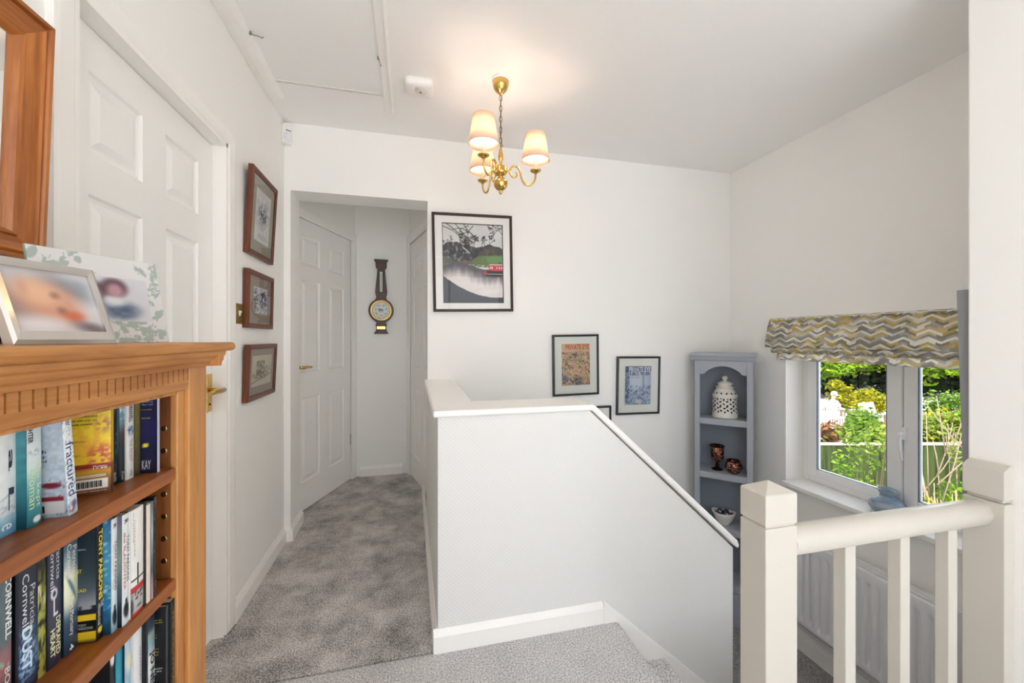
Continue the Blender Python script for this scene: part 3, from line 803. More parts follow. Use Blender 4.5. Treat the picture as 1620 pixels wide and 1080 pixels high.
# left wall: pictures face +x, so local x runs along +Y
picture('framed_print', 'tall brown-framed pencil print with olive mount, topmost on the left wall', 'picture', (WL, 2.075, 1.601), (R(3.2), 0, R(90)),
        0.345, 0.402, 0.018, 0.022, [FRAME_BR], MOUNT_OL, (0.075, 0.078, 0.272, 0.325), sketch(3, '#8f97a8', '#f2f2f2', 0), (50, 64), lip=0.005)
picture('framed_print', 'brown-framed purple ink print, middle of the three on the left wall', 'picture', (WL, 2.068, 1.258), (R(1.2), 0, R(90)),
        0.347, 0.270, 0.018, 0.022, [FRAME_BR], MOUNT_TP, (0.085, 0.072, 0.270, 0.200), sketch(9, '#5a5f86', '#f0f0f4', 1), (56, 40), lip=0.005)
picture('framed_print', 'brown-framed sepia print of a building, lowest on the left wall', 'picture', (WL, 2.060, 0.920), (R(2.6), 0, R(90)),
        0.390, 0.262, 0.018, 0.022, [FRAME_BR], MOUNT_TP, (0.060, 0.062, 0.330, 0.208), sketch(15, '#8d8068', '#e6ddc8', 2), (64, 44), lip=0.005)

# brass light switch
sw = thing('light_switch', 'brass light switch plate between the door and the small prints', 'switch', (WL, 2.022, 1.318), R(90))
m = MB(); m.box(-0.036, 0.036, -0.006, 0, -0.044, 0.044); m.build('switch_plate', mat('brushed_brass', '#a98f4a', 0.35, 1.0, noise=(60, 0.1)), sw, bevel=0.002)
m = MB(); m.box(-0.012, 0.012, -0.007, -0.005, -0.022, 0.022); m.build('rocker_surround', mat('dull_brass', '#94803f', 0.4, 0.9), sw)
m = MB(); m.prism([(-0.006, -0.014), (-0.014, 0.012), (-0.006, 0.014)], 'x', -0.008, 0.008); m.build('rocker', mat('white_plastic', '#ecebe8', 0.35), sw, bevel=0.001)

# barometer on the corridor end wall
br = thing('barometer', 'dark wooden banjo barometer with a round dial on the corridor end wall', 'barometer', (-0.254, 3.79, 1.25), 0)
def half(pts): return [(x, z) for x, z in pts] + [(-x, z) for x, z in reversed(pts)]
HH = 0.652/0.925
def zz(q): return q*HH
def dome(n=14):
    r = 0.110; cz = 0.283; return [(r*math.cos(a), cz+r*math.sin(a)) for a in np.linspace(-1.03, 1.05, n)]
pts = [(0.063, 0.0), (0.050, 0.022), (0.042, 0.045), (0.042, 0.080), (0.048, 0.100), (0.040, 0.113), (0.040, 0.125)]
pts = [(a, c*0.80) for a, c in pts]
pts += [(0.0, 0.0)]*0
body = pts + [(0.106*math.cos(a), 0.205+0.106*math.sin(a)) for a in np.linspace(-1.05, 1.05, 18)]
body += [(0.046, 0.308), (0.042, 0.325), (0.048, 0.350), (0.050, 0.370), (0.032, 0.560), (0.036, 0.572), (0.046, 0.585), (0.047, 0.630), (0.060, 0.648), (0.060, 0.655)]
m = MB(); m.prism(half(body), 'y', -0.03, 0.0); m.build('barometer_body', OAK_D, br, bevel=0.003)
m = MB(); m.lathe([(0.078, -0.034), (0.088, -0.040), (0.092, -0.030), (0.092, -0.028), (0.075, -0.028)], (0, 0, 0.205), 40, axis='y'); m.build('dial_bezel', BRASS, br)
def dial(S, T):
    x, y = S-0.5, T-0.5; r = np.hypot(x, y)*2; a = np.arctan2(y, x)
    C = np.ones(S.shape+(3,))*hexv('#dfe3e0')
    C = mixc(C, '#8fa9b4', 0.8*((r > 0.66)*(r < 0.8)*(np.sin(a*24) > 0.3)*(np.abs(np.sin(a*2)) > 0.35)))
    C = mixc(C, '#7b95a3', 0.7*((r > 0.5)*(r < 0.62)*(np.sin(a*7) > 0.0)))
    C = mixc(C, '#d5cfa8', ((r > 0.86)*1.0))
    C = mixc(C, '#8a8678', np.maximum(blob(S, T, 0.48, 0.53, 0.13, 0.06), blob(S, T, 0.40, 0.57, 0.05, 0.05)))
    C = mixc(C, '#8a8678', np.maximum(seg_mask(S, T, 0.43, 0.52, 0.43, 0.40, 0.02), seg_mask(S, T, 0.56, 0.52, 0.57, 0.40, 0.02)))
    return C
m = MB()
S_, T_ = None, None
def dialpts(S, T):
    a = 2*PI*S; r = 0.08*T; return np.stack([r*np.cos(a), np.full_like(a, -0.031), 0.205+r*np.sin(a)], -1)
m.image(None or (0, 0, 0), (0, 0, 0), (0, 0, 0), 64, 24, lambda S, T: dial(0.5+0.5*T*np.cos(2*PI*S), 0.5+0.5*T*np.sin(2*PI*S)), 0, dialpts)
m.build('dial', PRINT, br)
m = MB(); m.box(-0.019, 0.019, -0.033, -0.030, 0.366, 0.548); m.build('thermometer_recess', mat('black_recess', '#171010', 0.5), br)
m = MB(); m.box(-0.011, 0.011, -0.035, -0.033, 0.370, 0.545)
m.build('thermometer_scale', mat('ivory_scale', '#dddcd2', 0.5), br)
m = MB(); m.tube([(0, -0.036, 0.378), (0, -0.036, 0.53)], 0.0022, 8); m.build('thermometer_tube', mat('grey_mercury', '#6c6f70', 0.2, 0.5), br)
m = MB(); m.box(-0.036, 0.036, -0.033, -0.030, 0.040, 0.066); m.build('maker_plate', BRASS, br, bevel=0.001, label='brass plate')

# alarm sensor and smoke detector
ps = thing('motion_sensor', 'small white motion sensor in the ceiling corner of the left wall', 'sensor', (WL+0.012, WB-0.012, 2.36), R(40))
m = MB(); m.prism([(-0.03, 0.0), (-0.028, -0.02), (-0.016, -0.034), (0.016, -0.034), (0.028, -0.02), (0.03, 0.0)], 'z', 0.0, 0.115)
m.build('sensor_body', mat('white_plastic', '#ecebe8', 0.35), ps, bevel=0.006, seg=3)
m = MB(); m.lathe([(0.0, -0.030), (0.012, -0.028), (0.021, -0.018), (0.023, 0.0), (0.021, 0.018), (0.012, 0.028), (0, 0.030)], (0, -0.026, 0.036), 18)
m.build('sensor_lens', mat('frosted_lens', '#e4e5ea', 0.5), ps)
m = MB(); m.box(-0.014, 0.014, -0.036, -0.033, 0.073, 0.077); m.build('sensor_slot', mat('dark_slot', '#4a4a4c', 0.5), ps)
m = MB(); m.box(-0.02, 0.02, -0.015, 0.004, 0.112, 0.120); m.build('bracket', mat('grey_bracket', '#a8a8a0', 0.6), ps)

sd = thing('smoke_detector', 'square white smoke alarm on the ceiling beside the hatch', 'smoke alarm', (0.042, 2.125, 2.5), R(-4))
def rsq(w, h, r, z, n=6):
    P = []
    for cx, cy, a0 in ((w-r, h-r, 0), (-w+r, h-r, PI/2), (-w+r, -h+r, PI), (w-r, -h+r, 1.5*PI)):
        for k in range(n+1):
            a = a0 + k*PI/2/n; P.append((cx+r*math.cos(a), cy+r*math.sin(a), z))
    return P
m = MB(); rings = [rsq(0.066, 0.062, 0.022, 0), rsq(0.070, 0.066, 0.024, -0.006), rsq(0.070, 0.066, 0.024, -0.020), rsq(0.064, 0.060, 0.024, -0.034), rsq(0.050, 0.046, 0.02, -0.040)]
n_ = len(rings[0]); V = [p for r_ in rings for p in r_]
F = [(k*n_+i, k*n_+(i+1) % n_, (k+1)*n_+(i+1) % n_, (k+1)*n_+i) for k in range(4) for i in range(n_)] + [tuple(range(4*n_, 5*n_))]
m.add(V, F, 0, True); m.build('alarm_body', mat('white_plastic', '#ecebe8', 0.35), sd)
m = MB(); m.box(-0.060, 0.060, -0.056, 0.056, -0.002, 0.0005); m.build('alarm_base', mat('grey_gap', '#8c857c', 0.7), sd)
m = MB(); m.lathe([(0, -0.004), (0.030, -0.003), (0.034, 0.0)], (0.008, -0.012, -0.040), 28); m.build('test_button', mat('off_white_plastic', '#dcd8d2', 0.4), sd)
m = MB(); m.lathe([(0, -0.002), (0.006, -0.001), (0.006, 0.001)], (0.006, -0.006, -0.0435), 10); m.build('sounder_hole', mat('dark_slot', '#4a4a4c', 0.5), sd)
for k in range(3):
    m = MB(); m.box(-0.018, -0.002, -0.030-0.006*k, -0.0275-0.006*k, -0.046, -0.040); m.build('vent_slot', mat('vent_grey', '#b9b3ad', 0.6), sd)

# brass chandelier ---------------------------------------------------------------
ch = thing('chandelier', 'brass three-arm chandelier with cream fabric shades hanging from the ceiling', 'chandelier', (0.434, 1.983, 2.5), 0)
m = MB(); m.lathe([(0.0, 0.0), (0.043, 0.0), (0.044, -0.012), (0.0, -0.012)], seg=36); m.build('ceiling_collar', mat('white_plastic', '#ecebe8', 0.35), ch)
m = MB(); m.lathe([(0.0, -0.010), (0.038, -0.010), (0.041, -0.014), (0.040, -0.030), (0.035, -0.048), (0.025, -0.063), (0.012, -0.073), (0.006, -0.080), (0.0, -0.082)], seg=36)
m.build('ceiling_rose', BRASS, ch)
m = MB(); z = -0.082
k = 0
while z > -0.325:
    pts = []
    for q in range(12):
        a = 2*PI*q/12; px, pz = 0.0065*math.sin(a), 0.0165*math.cos(a)
        pts.append((px, 0, z-0.012+pz) if k % 2 == 0 else (0, px, z-0.012+pz))
    m.tube(pts, 0.0016, 6, closed=True); z -= 0.0265; k += 1
m.build('chain', BRONZE, ch)
m = MB(); m.tube([(0.003*math.sin(q*1.1), 0.004*math.cos(q*0.9), -0.08-0.0125*q) for q in range(20)] + [(0.010, 0.004, -0.325), (0.012, 0.002, -0.332), (0.004, 0, -0.338)], 0.0018, 6)
m.build('flex', mat('bronze_flex', '#8b6a4a', 0.5), ch)
m = MB(); m.lathe([(0.0, -0.325), (0.004, -0.328), (0.004, -0.345), (0.0075, -0.350), (0.013, -0.385), (0.013, -0.398), (0.007, -0.412), (0.006, -0.424), (0.011, -0.430), (0.011, -0.434)], seg=24)
m.build('baluster_stem', BRASS, ch)
m = MB(); m.lathe([(0.0, -0.432), (0.022, -0.434), (0.030, -0.440), (0.032, -0.446), (0.030, -0.452), (0.032, -0.456), (0.032, -0.466), (0.029, -0.474), (0.016, -0.482), (0.009, -0.486), (0.008, -0.490),
                  (0.012, -0.490), (0.026, -0.498), (0.034, -0.510), (0.0355, -0.520), (0.033, -0.534), (0.024, -0.547), (0.012, -0.555), (0.008, -0.558), (0.010, -0.562), (0.008, -0.568), (0.004, -0.574), (0, -0.577)], seg=36)
m.build('hub', BRASS, ch)
SHADE = bpy.data.materials.new('cream_fabric_shade'); SHADE.use_nodes = True
nt = SHADE.node_tree; bb = nt.nodes['Principled BSDF']; bb.inputs['Base Color'].default_value = (*lin('#e8d9cb'), 1); bb.inputs['Roughness'].default_value = 0.9
tr = nt.nodes.new('ShaderNodeBsdfTranslucent'); tr.inputs['Color'].default_value = (*lin('#f0d7bd'), 1)
ms = nt.nodes.new('ShaderNodeMixShader'); ms.inputs['Fac'].default_value = 0.35
nt.links.new(bb.outputs[0], ms.inputs[1]); nt.links.new(tr.outputs[0], ms.inputs[2]); nt.links.new(ms.outputs[0], nt.nodes['Material Output'].inputs['Surface'])
BULB = mat('lit_bulb', '#fff0d8', 0.4, emit=('#ffe9d2', LAMP))
CANDLE = mat('ivory_candle_tube', '#ece2cc', 0.5)
for deg in (-9, 111, 231):
    a = R(deg); ca, sa = math.cos(a), math.sin(a)
    def P(r, z): return (r*ca, r*sa, z)
    def bez(p, n=8):
        out = []
        P4 = p
        for i in range(len(P4)-1):
            p0 = P4[max(i-1, 0)]; p1 = P4[i]; p2 = P4[i+1]; p3 = P4[min(i+2, len(P4)-1)]
            for k in range(n):
                t = k/n
                out.append(tuple(0.5*((2*p1[j]) + (-p0[j]+p2[j])*t + (2*p0[j]-5*p1[j]+4*p2[j]-p3[j])*t*t + (-p0[j]+3*p1[j]-3*p2[j]+p3[j])*t**3) for j in (0, 1)))
        out.append(P4[-1]); return out
    arm = MB()
    prof = bez([(0.030, -0.458), (0.044, -0.456), (0.052, -0.440), (0.068, -0.430), (0.086, -0.438), (0.097, -0.462), (0.106, -0.497), (0.124, -0.522), (0.148, -0.522), (0.167, -0.505), (0.174, -0.482), (0.175, -0.464)])
    arm.tube([P(r, z) for r, z in prof], 0.0052, 10)
    arm.tube([P(r, z) for r, z in bez([(0.044, -0.458), (0.050, -0.476), (0.064, -0.488), (0.078, -0.482), (0.080, -0.468), (0.074, -0.462)], 6)], [0.0045]*20+[0.0038]*11, 8)
    ar = arm.build('arm', BRASS, ch)
    pan = MB(); pan.lathe([(0, -0.468), (0.006, -0.468), (0.009, -0.461), (0.018, -0.458), (0.027, -0.452), (0.0275, -0.449), (0.018, -0.453), (0.012, -0.453), (0.012, -0.448), (0, -0.448)], P(0.175, 0)[:2]+(0,), 28)
    pan.build('drip_pan', BRASS, ar)
    cd = MB(); cd.lathe([(0, -0.449), (0.0125, -0.449), (0.0125, -0.372), (0.0, -0.371)], P(0.175, 0)[:2]+(0,), 20); cd.build('candle_tube', CANDLE, ar)
    bl = MB(); bl.lathe([(0, -0.371), (0.008, -0.368), (0.014, -0.355), (0.0165, -0.338), (0.013, -0.318), (0.006, -0.302), (0, -0.297)], P(0.175, 0)[:2]+(0,), 18); bl.build('bulb', BULB, ar)
    sh = MB(); prof = [(0.0695, -0.425), (0.070, -0.4255), (0.0705, -0.425), (0.0475, -0.264), (0.0470, -0.2635), (0.0465, -0.264)]
    sh.lathe([(0.0705, -0.402), (0.0475, -0.267)], P(0.175, 0)[:2]+(0,), 40)
    so = sh.build('lamp_shade', SHADE, ch); sl = so.modifiers.new('thickness', 'SOLIDIFY'); sl.thickness = 0.0012
    tm = MB(); tm.tube([(0.175*ca+0.0706*math.cos(q*2*PI/40), 0.175*sa+0.0706*math.sin(q*2*PI/40), -0.402) for q in range(40)], 0.0014, 6, closed=True)
    tm.build('shade_trim', mat('pale_trim', '#eadccf', 0.8), so); tm = MB()
    tm.tube([(0.175*ca+0.0476*math.cos(q*2*PI/40), 0.175*sa+0.0476*math.sin(q*2*PI/40), -0.267) for q in range(40)], 0.0014, 6, closed=True)
    tm.build('shade_trim', mat('pale_trim', '#eadccf', 0.8), so)

# ================================================================== PINE BOOKCASE
BX, BY0, BY1 = -0.42, 0.10, 0.994                               # front plane and the two ends
bc = thing('bookcase', 'waxed pine bookcase with a slotted frieze against the left wall', 'bookcase', (-0.575, 0.547, 0.0), 0)
OX, OY = 0.575, -0.547
class BMB(MB):
    pass
def bpart(name, boxes, m, bevel=0.003, parent=bc, label=None):
    mb = MB()
    for q in boxes: mb.box(q[0]+OX, q[1]+OX, q[2]+OY, q[3]+OY, q[4], q[5])
    return mb.build(name, m, parent, bevel=bevel, label=label)
XB = WL+0.018
tp = MB()
pr = [(XB, 1.183), (BX+0.030, 1.183), (BX+0.036, 1.186), (BX+0.038, 1.192), (BX+0.036, 1.199), (BX+0.030, 1.2015), (XB, 1.2015)]
tp.prism([(x+OX, z) for x, z in pr], 'y', BY0-0.045+OY, BY1+0.046+OY)
tp.build('top_board', PINE_Y, bc, bevel=0.002)
cm = MB()
pr = [(BX-0.01, 1.152), (BX+0.006, 1.152), (BX+0.008, 1.160), (BX+0.016, 1.163), (BX+0.018, 1.171), (BX+0.026, 1.174), (BX+0.028, 1.183), (BX-0.01, 1.183)]
cm.prism([(x+OX, z) for x, z in pr], 'y', BY0-0.02+OY, BY1+0.022+OY)
cm.prism([(y+OY, z) for y, z in ((BY1-0.006, 1.152), (BY1+0.006, 1.152), (BY1+0.008, 1.160), (BY1+0.016, 1.163), (BY1+0.018, 1.171), (BY1+0.026, 1.174), (BY1+0.028, 1.183), (BY1-0.006, 1.183))], 'x', XB+OX, BX+0.026+OX)
cm.build('cornice_moulding', PINE_Y, bc, bevel=0.0015)
# frieze with a row of sawn slots
fz = MB(); slots = []
y = 0.135
while y < 0.925: slots.append(y); y += 0.0168
edges = [BY0+0.034]
for s_ in slots: edges += [s_-0.0016, s_+0.0016]
edges.append(0.926)
for i in range(0, len(edges)-1, 2): fz.box(BX-0.018+OX, BX-0.002+OX, edges[i]+OY, edges[i+1]+OY, 1.1285, 1.153)
fz.box(BX-0.018+OX, BX-0.002+OX, BY0+0.034+OY, 0.926+OY, 1.153, 1.168); fz.box(BX-0.018+OX, BX-0.002+OX, BY0+0.034+OY, 0.926+OY, 1.112, 1.1285)
fz.box(BX-0.022+OX, BX-0.0115+OX, BY0+0.034+OY, 0.926+OY, 1.112, 1.168, 1)
fz.build('frieze', [PINE_Y, mat('dark_slot_wood', '#2c1609', 0.8)], bc)
bpart('opening_bead', [(BX-0.022, BX-0.008, BY0+0.068, 0.902, 1.104, 1.112), (BX-0.022, BX-0.008, 0.902, 0.925, 0.09, 1.112)], PINE_Z, 0.003)
bpart('front_stile', [(BX-0.022, BX, 0.926, BY1, 0.0, 1.160)], PINE_Z, 0.003)
bpart('front_stile', [(BX-0.022, BX, BY0, BY0+0.068, 0.0, 1.160)], PINE_Z, 0.003)
sp = MB(); sp.box(XB+OX, BX-0.022+OX, 0.926+OY, BY1-0.004+OY, 0.0, 1.183)
sp.build('side_panel', PINE_Z, bc, bevel=0.002)
sp = MB(); sp.box(XB+OX, BX-0.022+OX, 0.905+OY, 0.926+OY, 0.0, 1.16)
lin_ = sp.build('side_lining', PINE_B, bc)
for z in (1.040, 0.998, 0.916, 0.874, 0.832, 0.79, 0.70, 0.66, 0.62):
    hm = MB(); hm.lathe([(0.0, -0.0005), (0.0035, -0.0005)], (-0.452+OX, 0.905+OY, z), 14, 1, axis='y')
    hm.lathe([(0.0035, -0.001), (0.0048, -0.001), (0.0048, 0.001)], (-0.452+OX, 0.905+OY, z), 14, 0, axis='y')
    hm.build('peg_hole', [BRASS, DARKGAP], lin_, recalc=False)
bpart('side_panel', [(XB, BX-0.022, BY0, BY0+0.024, 0.0, 1.183)], PINE_Z, 0.002)
bpart('back_panel', [(XB, XB+0.01, BY0+0.024, 0.905, 0.05, 1.16)], PINE_B, 0.0)
for z in (0.966, 0.757, 0.548, 0.318):
    bpart('shelf', [(XB+0.01, -0.432, BY0+0.025, 0.9045, z-0.024, z)], PINE_S, 0.003)
bpart('plinth', [(XB, BX+0.008, BY0-0.008, BY1+0.008, 0.0, 0.085)], PINE_Y, 0.004)
bpart('plinth_shelf', [(XB+0.01, BX-0.022, BY0+0.025, 0.9045, 0.085, 0.105)], PINE_S, 0.002)

# ------------------------------------------------------------------ books
def book(label, group, x, y0, y1, z, h, d, spine, cover, pages=True, res=(8, 60), cres=(30, 50), texts=(), ctexts=(), lean=0.0, turn=0.0, edge='#222222', rounded=True):
    """paperback standing upright: local x=0 is the spine (facing +x), y from 0 to its thickness, the back cover faces -y"""
    t = y1-y0
    th = thing('book', label, 'book', (x, y0, z), (R(lean), 0, R(turn)), group)
    c = MB(); k = 0.0008
    c.box(-d, 0, 0, k, 0, h); c.box(-d, 0, t-k, t, 0, h); c.box(-k, 0, k, t-k, 0, h)
    c.build('cover', mat('board_'+edge.strip('#'), edge, 0.4), th)
    p = MB(); p.box(-d+0.002, -k, k, t-k, 0.0008, h-0.0015); p.build('page_block', PAGES, th)
    s = MB(); bulge = min(0.0015, t*0.06)
    def pts(S, T): return np.stack([0.0004+bulge*(1-(2*S-1)**2), t*S, 0.0002+(h-0.0004)*T], -1)
    s.image((0, 0, 0), (0, 0, 0), (0, 0, 0), res[0], res[1], spine, 0, pts)
    mats = [COVER]
    for (w_, a, b_, lo, hi, col, bold) in texts:                 # a,b: 0..1 along spine top->bottom; lo,hi across
        mm = mat('ink_'+col.strip('#'), col, 0.6)
        if mm not in mats: mats.append(mm)
        s.text(w_, (0.0007+bulge, t*lo, h*(1-a)), (0, 0, -1), (0, 1, 0), h*(b_-a), t*(hi-lo), mats.index(mm), bold)
    s.build('spine', mats, th)
    cv = MB()
    cv.image((-d, -0.0004, 0.0002), (d, 0, 0), (0, 0, h-0.0004), cres[0], cres[1], cover, 0)
    mats = [COVER]
    for (w_, x0, x1, z0, z1, col, bold) in ctexts:
        mm = mat('ink_'+col.strip('#'), col, 0.6)
        if mm not in mats: mats.append(mm)
        if w_ == '#': cv.quad((-d+d*x0, -0.0008, h*z0), (-d+d*x1, -0.0008, h*z0), (-d+d*x1, -0.0008, h*z1), (-d+d*x0, -0.0008, h*z1), mats.index(mm)); continue
        yy = -0.0012
        cv.text(w_, (-d+d*x0, yy, h*z0), (1, 0, 0), (0, 0, 1), d*(x1-x0), h*(z1-z0), mats.index(mm), bold)
    cv.build('back_cover', mats, th)
    return th
def grad(stops, namp=0.06, ns=(6, 14), seed=1):
    """vertical run of colours, T=0 at the bottom, with printed mottling"""
    ps = [p for p, _ in stops]; cs = np.array([hexv(c) for _, c in stops])
    def fn(S, T):
        C = np.stack([np.interp(T, ps, cs[:, i]) for i in range(3)], -1)
        n = fbm(S*ns[0]+seed, T*ns[1]+seed, seed)[..., None]
        return C*(1-namp+2*namp*n)
    return fn
GT, GM, GB = 'books on the top shelf', 'books on the middle shelf', 'books on the lower shelf'
def splash(base, col, lo, hi, seed, sc=(10, 40), th=0.55):
    def fn(S, T):
        C = base(S, T); n = fbm(S*sc[0], T*sc[1], seed)
        return mixc(C, col, ss(th, th+0.12, n)*((T > lo)*(T < hi)))
    return fn
W = '#f0efec'
# top shelf, from the near end
book('white and pale blue paperback nearest the viewer on the top shelf', GT, -0.487, 0.6275, 0.6545, 0.966, 0.148, 0.11,
     splash(grad([(0, '#4d8fb5'), (0.12, '#8dbad0'), (0.2, '#dde3e6'), (1, '#eceeee')], 0.05), '#9fb6c4', 0.15, 0.35, 4),
     grad([(0, '#c8d4da'), (1, '#e6eaec')]), texts=(('J a L', 0.02, 0.80, 0.45, 0.80, '#28344a', 0.02), ('e', 0.9, 0.95, 0.2, 0.7, '#e7eef0', 0.0)), edge='#cfd6da')
def kept_sp(S, T):
    C = grad([(0, '#1f5f70'), (0.12, '#2f8292'), (0.34, '#7cb6bb'), (0.52, '#cfdcda'), (1, '#e6eaea')], 0.05, (8, 20), 5)(S, T)
    C = mixc(C, '#5b7f86', 0.7*blob(S, T, 0.5, 0.64, 0.35, 0.03)*ss(.4, .55, fbm(S*8, T*60, 3)))
    return mixc(C, '#f2f4f2', blob(S, T, 0.62, 0.055, 0.28, 0.030, 0.15))
book('teal paperback with a white spine fading into sea water on the top shelf', GT, -0.4760, 0.6545, 0.6755, 0.966, 0.149, 0.112,
     kept_sp, grad([(0, '#123f50'), (0.18, '#1d5c6a'), (0.3, '#2b7883'), (0.75, '#4f98a3'), (1, '#3d7f8c')], 0.10, (8, 30), 7), res=(14, 80),
     texts=(('SLAUGHTER', 0.0, 0.27, 0.02, 0.34, '#1d2f3a', 0.02), ('KARIN', 0.0, 0.12, 0.52, 0.92, '#1d2f3a', 0.02), ('the kept', 0.44, 0.84, 0.48, 0.86, '#dfe6a8', 0.0), ('woman', 0.50, 0.84, 0.06, 0.40, '#cfdf9c', 0.0)),
     ctexts=(('stunning', 0.72, 0.9, 0.9, 0.92, '#bcd7da', 0), ('gripping', 0.72, 0.9, 0.78, 0.80, '#bcd7da', 0), ('more', 0.74, 0.9, 0.66, 0.68, '#bcd7da', 0), ('brilliant', 0.7, 0.88, 0.5, 0.52, '#a7c97a', 0)), edge='#2a6f7c', lean=0.5)
def frac_sp(S, T):
    C = grad([(0, '#b9cfdf'), (0.15, '#dfe7ee'), (1, '#e9ecef')], 0.06, (6, 30), 9)(S, T)
    C = mixc(C, '#a83a50', 0.9*blob(S, T, 0.35, 0.06, 0.3, 0.035)*ss(.4, .5, fbm(S*6, T*50, 5)))
    C = mixc(C, '#57417c', 0.85*blob(S, T, 0.62, 0.10, 0.28, 0.03))
    return mixc(C, '#5d88a8', 0.7*ss(.62, .7, fbm(S*8, T*60, 15)))
def frac_cv(S, T):
    C = grad([(0, '#a9b8c8'), (0.3, '#b7c3d0'), (1, '#aebccb')], 0.16, (24, 40), 9)(S, T)
    C = mixc(C, '#4a5a6e', 0.8*ss(.66, .72, fbm(S*40, T*60, 15))*(T < 0.36))
    C = mixc(C, '#7c1f33', blob(S, T, 0.86, 0.30, 0.10, 0.028, 0.25))
    C = mixc(C, '#d9d8da', rect(S, T, 0.62, 0.97, 0.03, 0.19))
    return mixc(C, '#8c2436', rect(S, T, 0.62, 0.97, 0.15, 0.19))
book('white paperback with flowing script down the spine, leaning on the teal book', GT, -0.456, 0.6890, 0.7050, 0.966, 0.150, 0.112, frac_sp, frac_cv, res=(14, 80), cres=(60, 70), lean=5.0,
     texts=(('Slaughter', 0.0, 0.17, 0.1, 0.85, '#20304a', 0.0), ('fractured', 0.32, 0.82, 0.10, 0.92, '#27406c', 0.0)),
     ctexts=(('not', 0.62, 0.74, 0.87, 0.90, '#2a3342', 0.01), ("ert's", 0.60, 0.76, 0.83, 0.86, '#2a3342', 0.01), ('s Will', 0.58, 0.8, 0.785, 0.815, '#2a3342', 0.01), ('rith', 0.62, 0.76, 0.74, 0.77, '#2a3342', 0.01), ('rson', 0.6, 0.76, 0.70, 0.73, '#2a3342', 0.01),
             ('d Faith', 0.58, 0.84, 0.60, 0.63, '#2a3342', 0.01), ('Killer', 0.62, 0.84, 0.555, 0.585, '#2a3342', 0.01), ('alleged', 0.58, 0.84, 0.51, 0.54, '#2a3342', 0.01))
             + tuple(('#', 0.66+0.02*k, 0.672+0.02*k+0.004*(k % 3), 0.05, 0.115, '#161616', 0) for k in range(6)), edge='#c9d3dc')
def yel_cv(S, T):
    C = grad([(0, '#53301a'), (0.05, '#744421'), (0.06, '#7a4a22'), (0.16, '#8a5a22'), (0.24, '#c79a28'), (0.30, '#9c3a1c'), (0.32, '#e2bd2a'), (0.6, '#f0d22c'), (1, '#e6cf3a')], 0.05, (10, 30), 3)(S, T)
    C = mixc(C, '#7c1d18', rect(S, T, 0, 1, 0.275, 0.315))
    C = mixc(C, '#d9b53a', ss(.5, .6, fbm(S*30, T*60, 8))*rect(S, T, 0, 0.6, 0.18, 0.27))
    C = mixc(C, '#b93a50', 0.85*blob(S, T, 0.90, 0.40, 0.14, 0.11, 0.6)*ss(.4, .52, fbm(S*22, T*40, 11)))
    C = mixc(C, '#a05060', 0.7*blob(S, T, 0.92, 0.72, 0.08, 0.08, 0.6)*ss(.42, .52, fbm(S*30, T*40, 12)))
    C = mixc(C, '#e8a050', 0.6*blob(S, T, 0.80, 0.55, 0.2, 0.2, 0.8)*ss(.42, .6, fbm(S*20, T*30, 17)))
    return mixc(C, '#e9e6df', rect(S, T, 0.05, 0.965, 0.065, 0.165))
tx = tuple((s_, 0.47, x1+0.06, z0, z0+0.026, '#3a3012', 0.012) for s_, x1, z0 in (('ver with the help of Dr Sara', 0.80, 0.835), ('f a brutal and complicated', 0.80, 0.795), ('us murderer with only one', 0.80, 0.755), ('t truth is finally revealed.', 0.76, 0.715)))
book('yellow back-covered paperback turned outward in the middle of the top shelf', GT, -0.4610, 0.7800, 0.7920, 0.966, 0.152, 0.112, grad([(0, '#4a2a18'), (0.3, '#8a5a26'), (0.34, '#caa62c'), (1, '#d8bd34')]), yel_cv, cres=(80, 90), turn=19, lean=0,
     ctexts=tx + (('Utterly spellbinding', 0.50, 0.74, 0.545, 0.57, '#a5642a', 0.0), ('But do read it', 0.52, 0.70, 0.405, 0.43, '#a5642a', 0.0), ('Fiction', 0.82, 0.96, 0.285, 0.30, '#f2efe8', 0.01), ('17.99', 0.82, 0.96, 0.262, 0.28, '#f2efe8', 0.01),
                  ('www.thriller-reading.co.uk', 0.60, 0.96, 0.035, 0.05, '#e6dccb', 0.0), ('FSC', 0.40, 0.47, 0.08, 0.095, '#222222', 0.0), ('#', 0.60, 0.95, 0.20, 0.207, '#e9e6df', 0), ('#', 0.60, 0.95, 0.185, 0.192, '#e9e6df', 0))
             + tuple(('#', 0.64+0.0145*k, 0.647+0.0145*k+0.003*((k*7) % 3), 0.08, 0.145, '#1c1c1c', 0) for k in range(19)), edge='#6a431e')
book('black paperback with tiny white specks right of the yellow cover', GT, -0.480, 0.8125, 0.8250, 0.966, 0.146, 0.11,
     splash(grad([(0, '#131518'), (1, '#101216')]), '#c9ccd0', 0, 1, 12, (20, 90), 0.66), grad([(0, '#15171a'), (1, '#101114')]), texts=(('Black', 0.86, 0.97, 0.3, 0.7, '#d5d5d2', 0.0),), edge='#111214')
book('narrow paperback with a blue sky and black landscape spine on the top shelf', GT, -0.4768, 0.8252, 0.8390, 0.966, 0.148, 0.11,
     splash(grad([(0, '#0f1417'), (0.40, '#172026'), (0.55, '#4b2b22'), (0.68, '#6b8da0'), (1, '#7fb3cf')], 0.12), '#dfeaf0', 0.7, 1, 3), grad([(0, '#1a2a33'), (1, '#7aa4b8')]), texts=(('Poe', 0.88, 0.97, 0.3, 0.7, '#d5d5d2', 0.0),), edge='#223038')
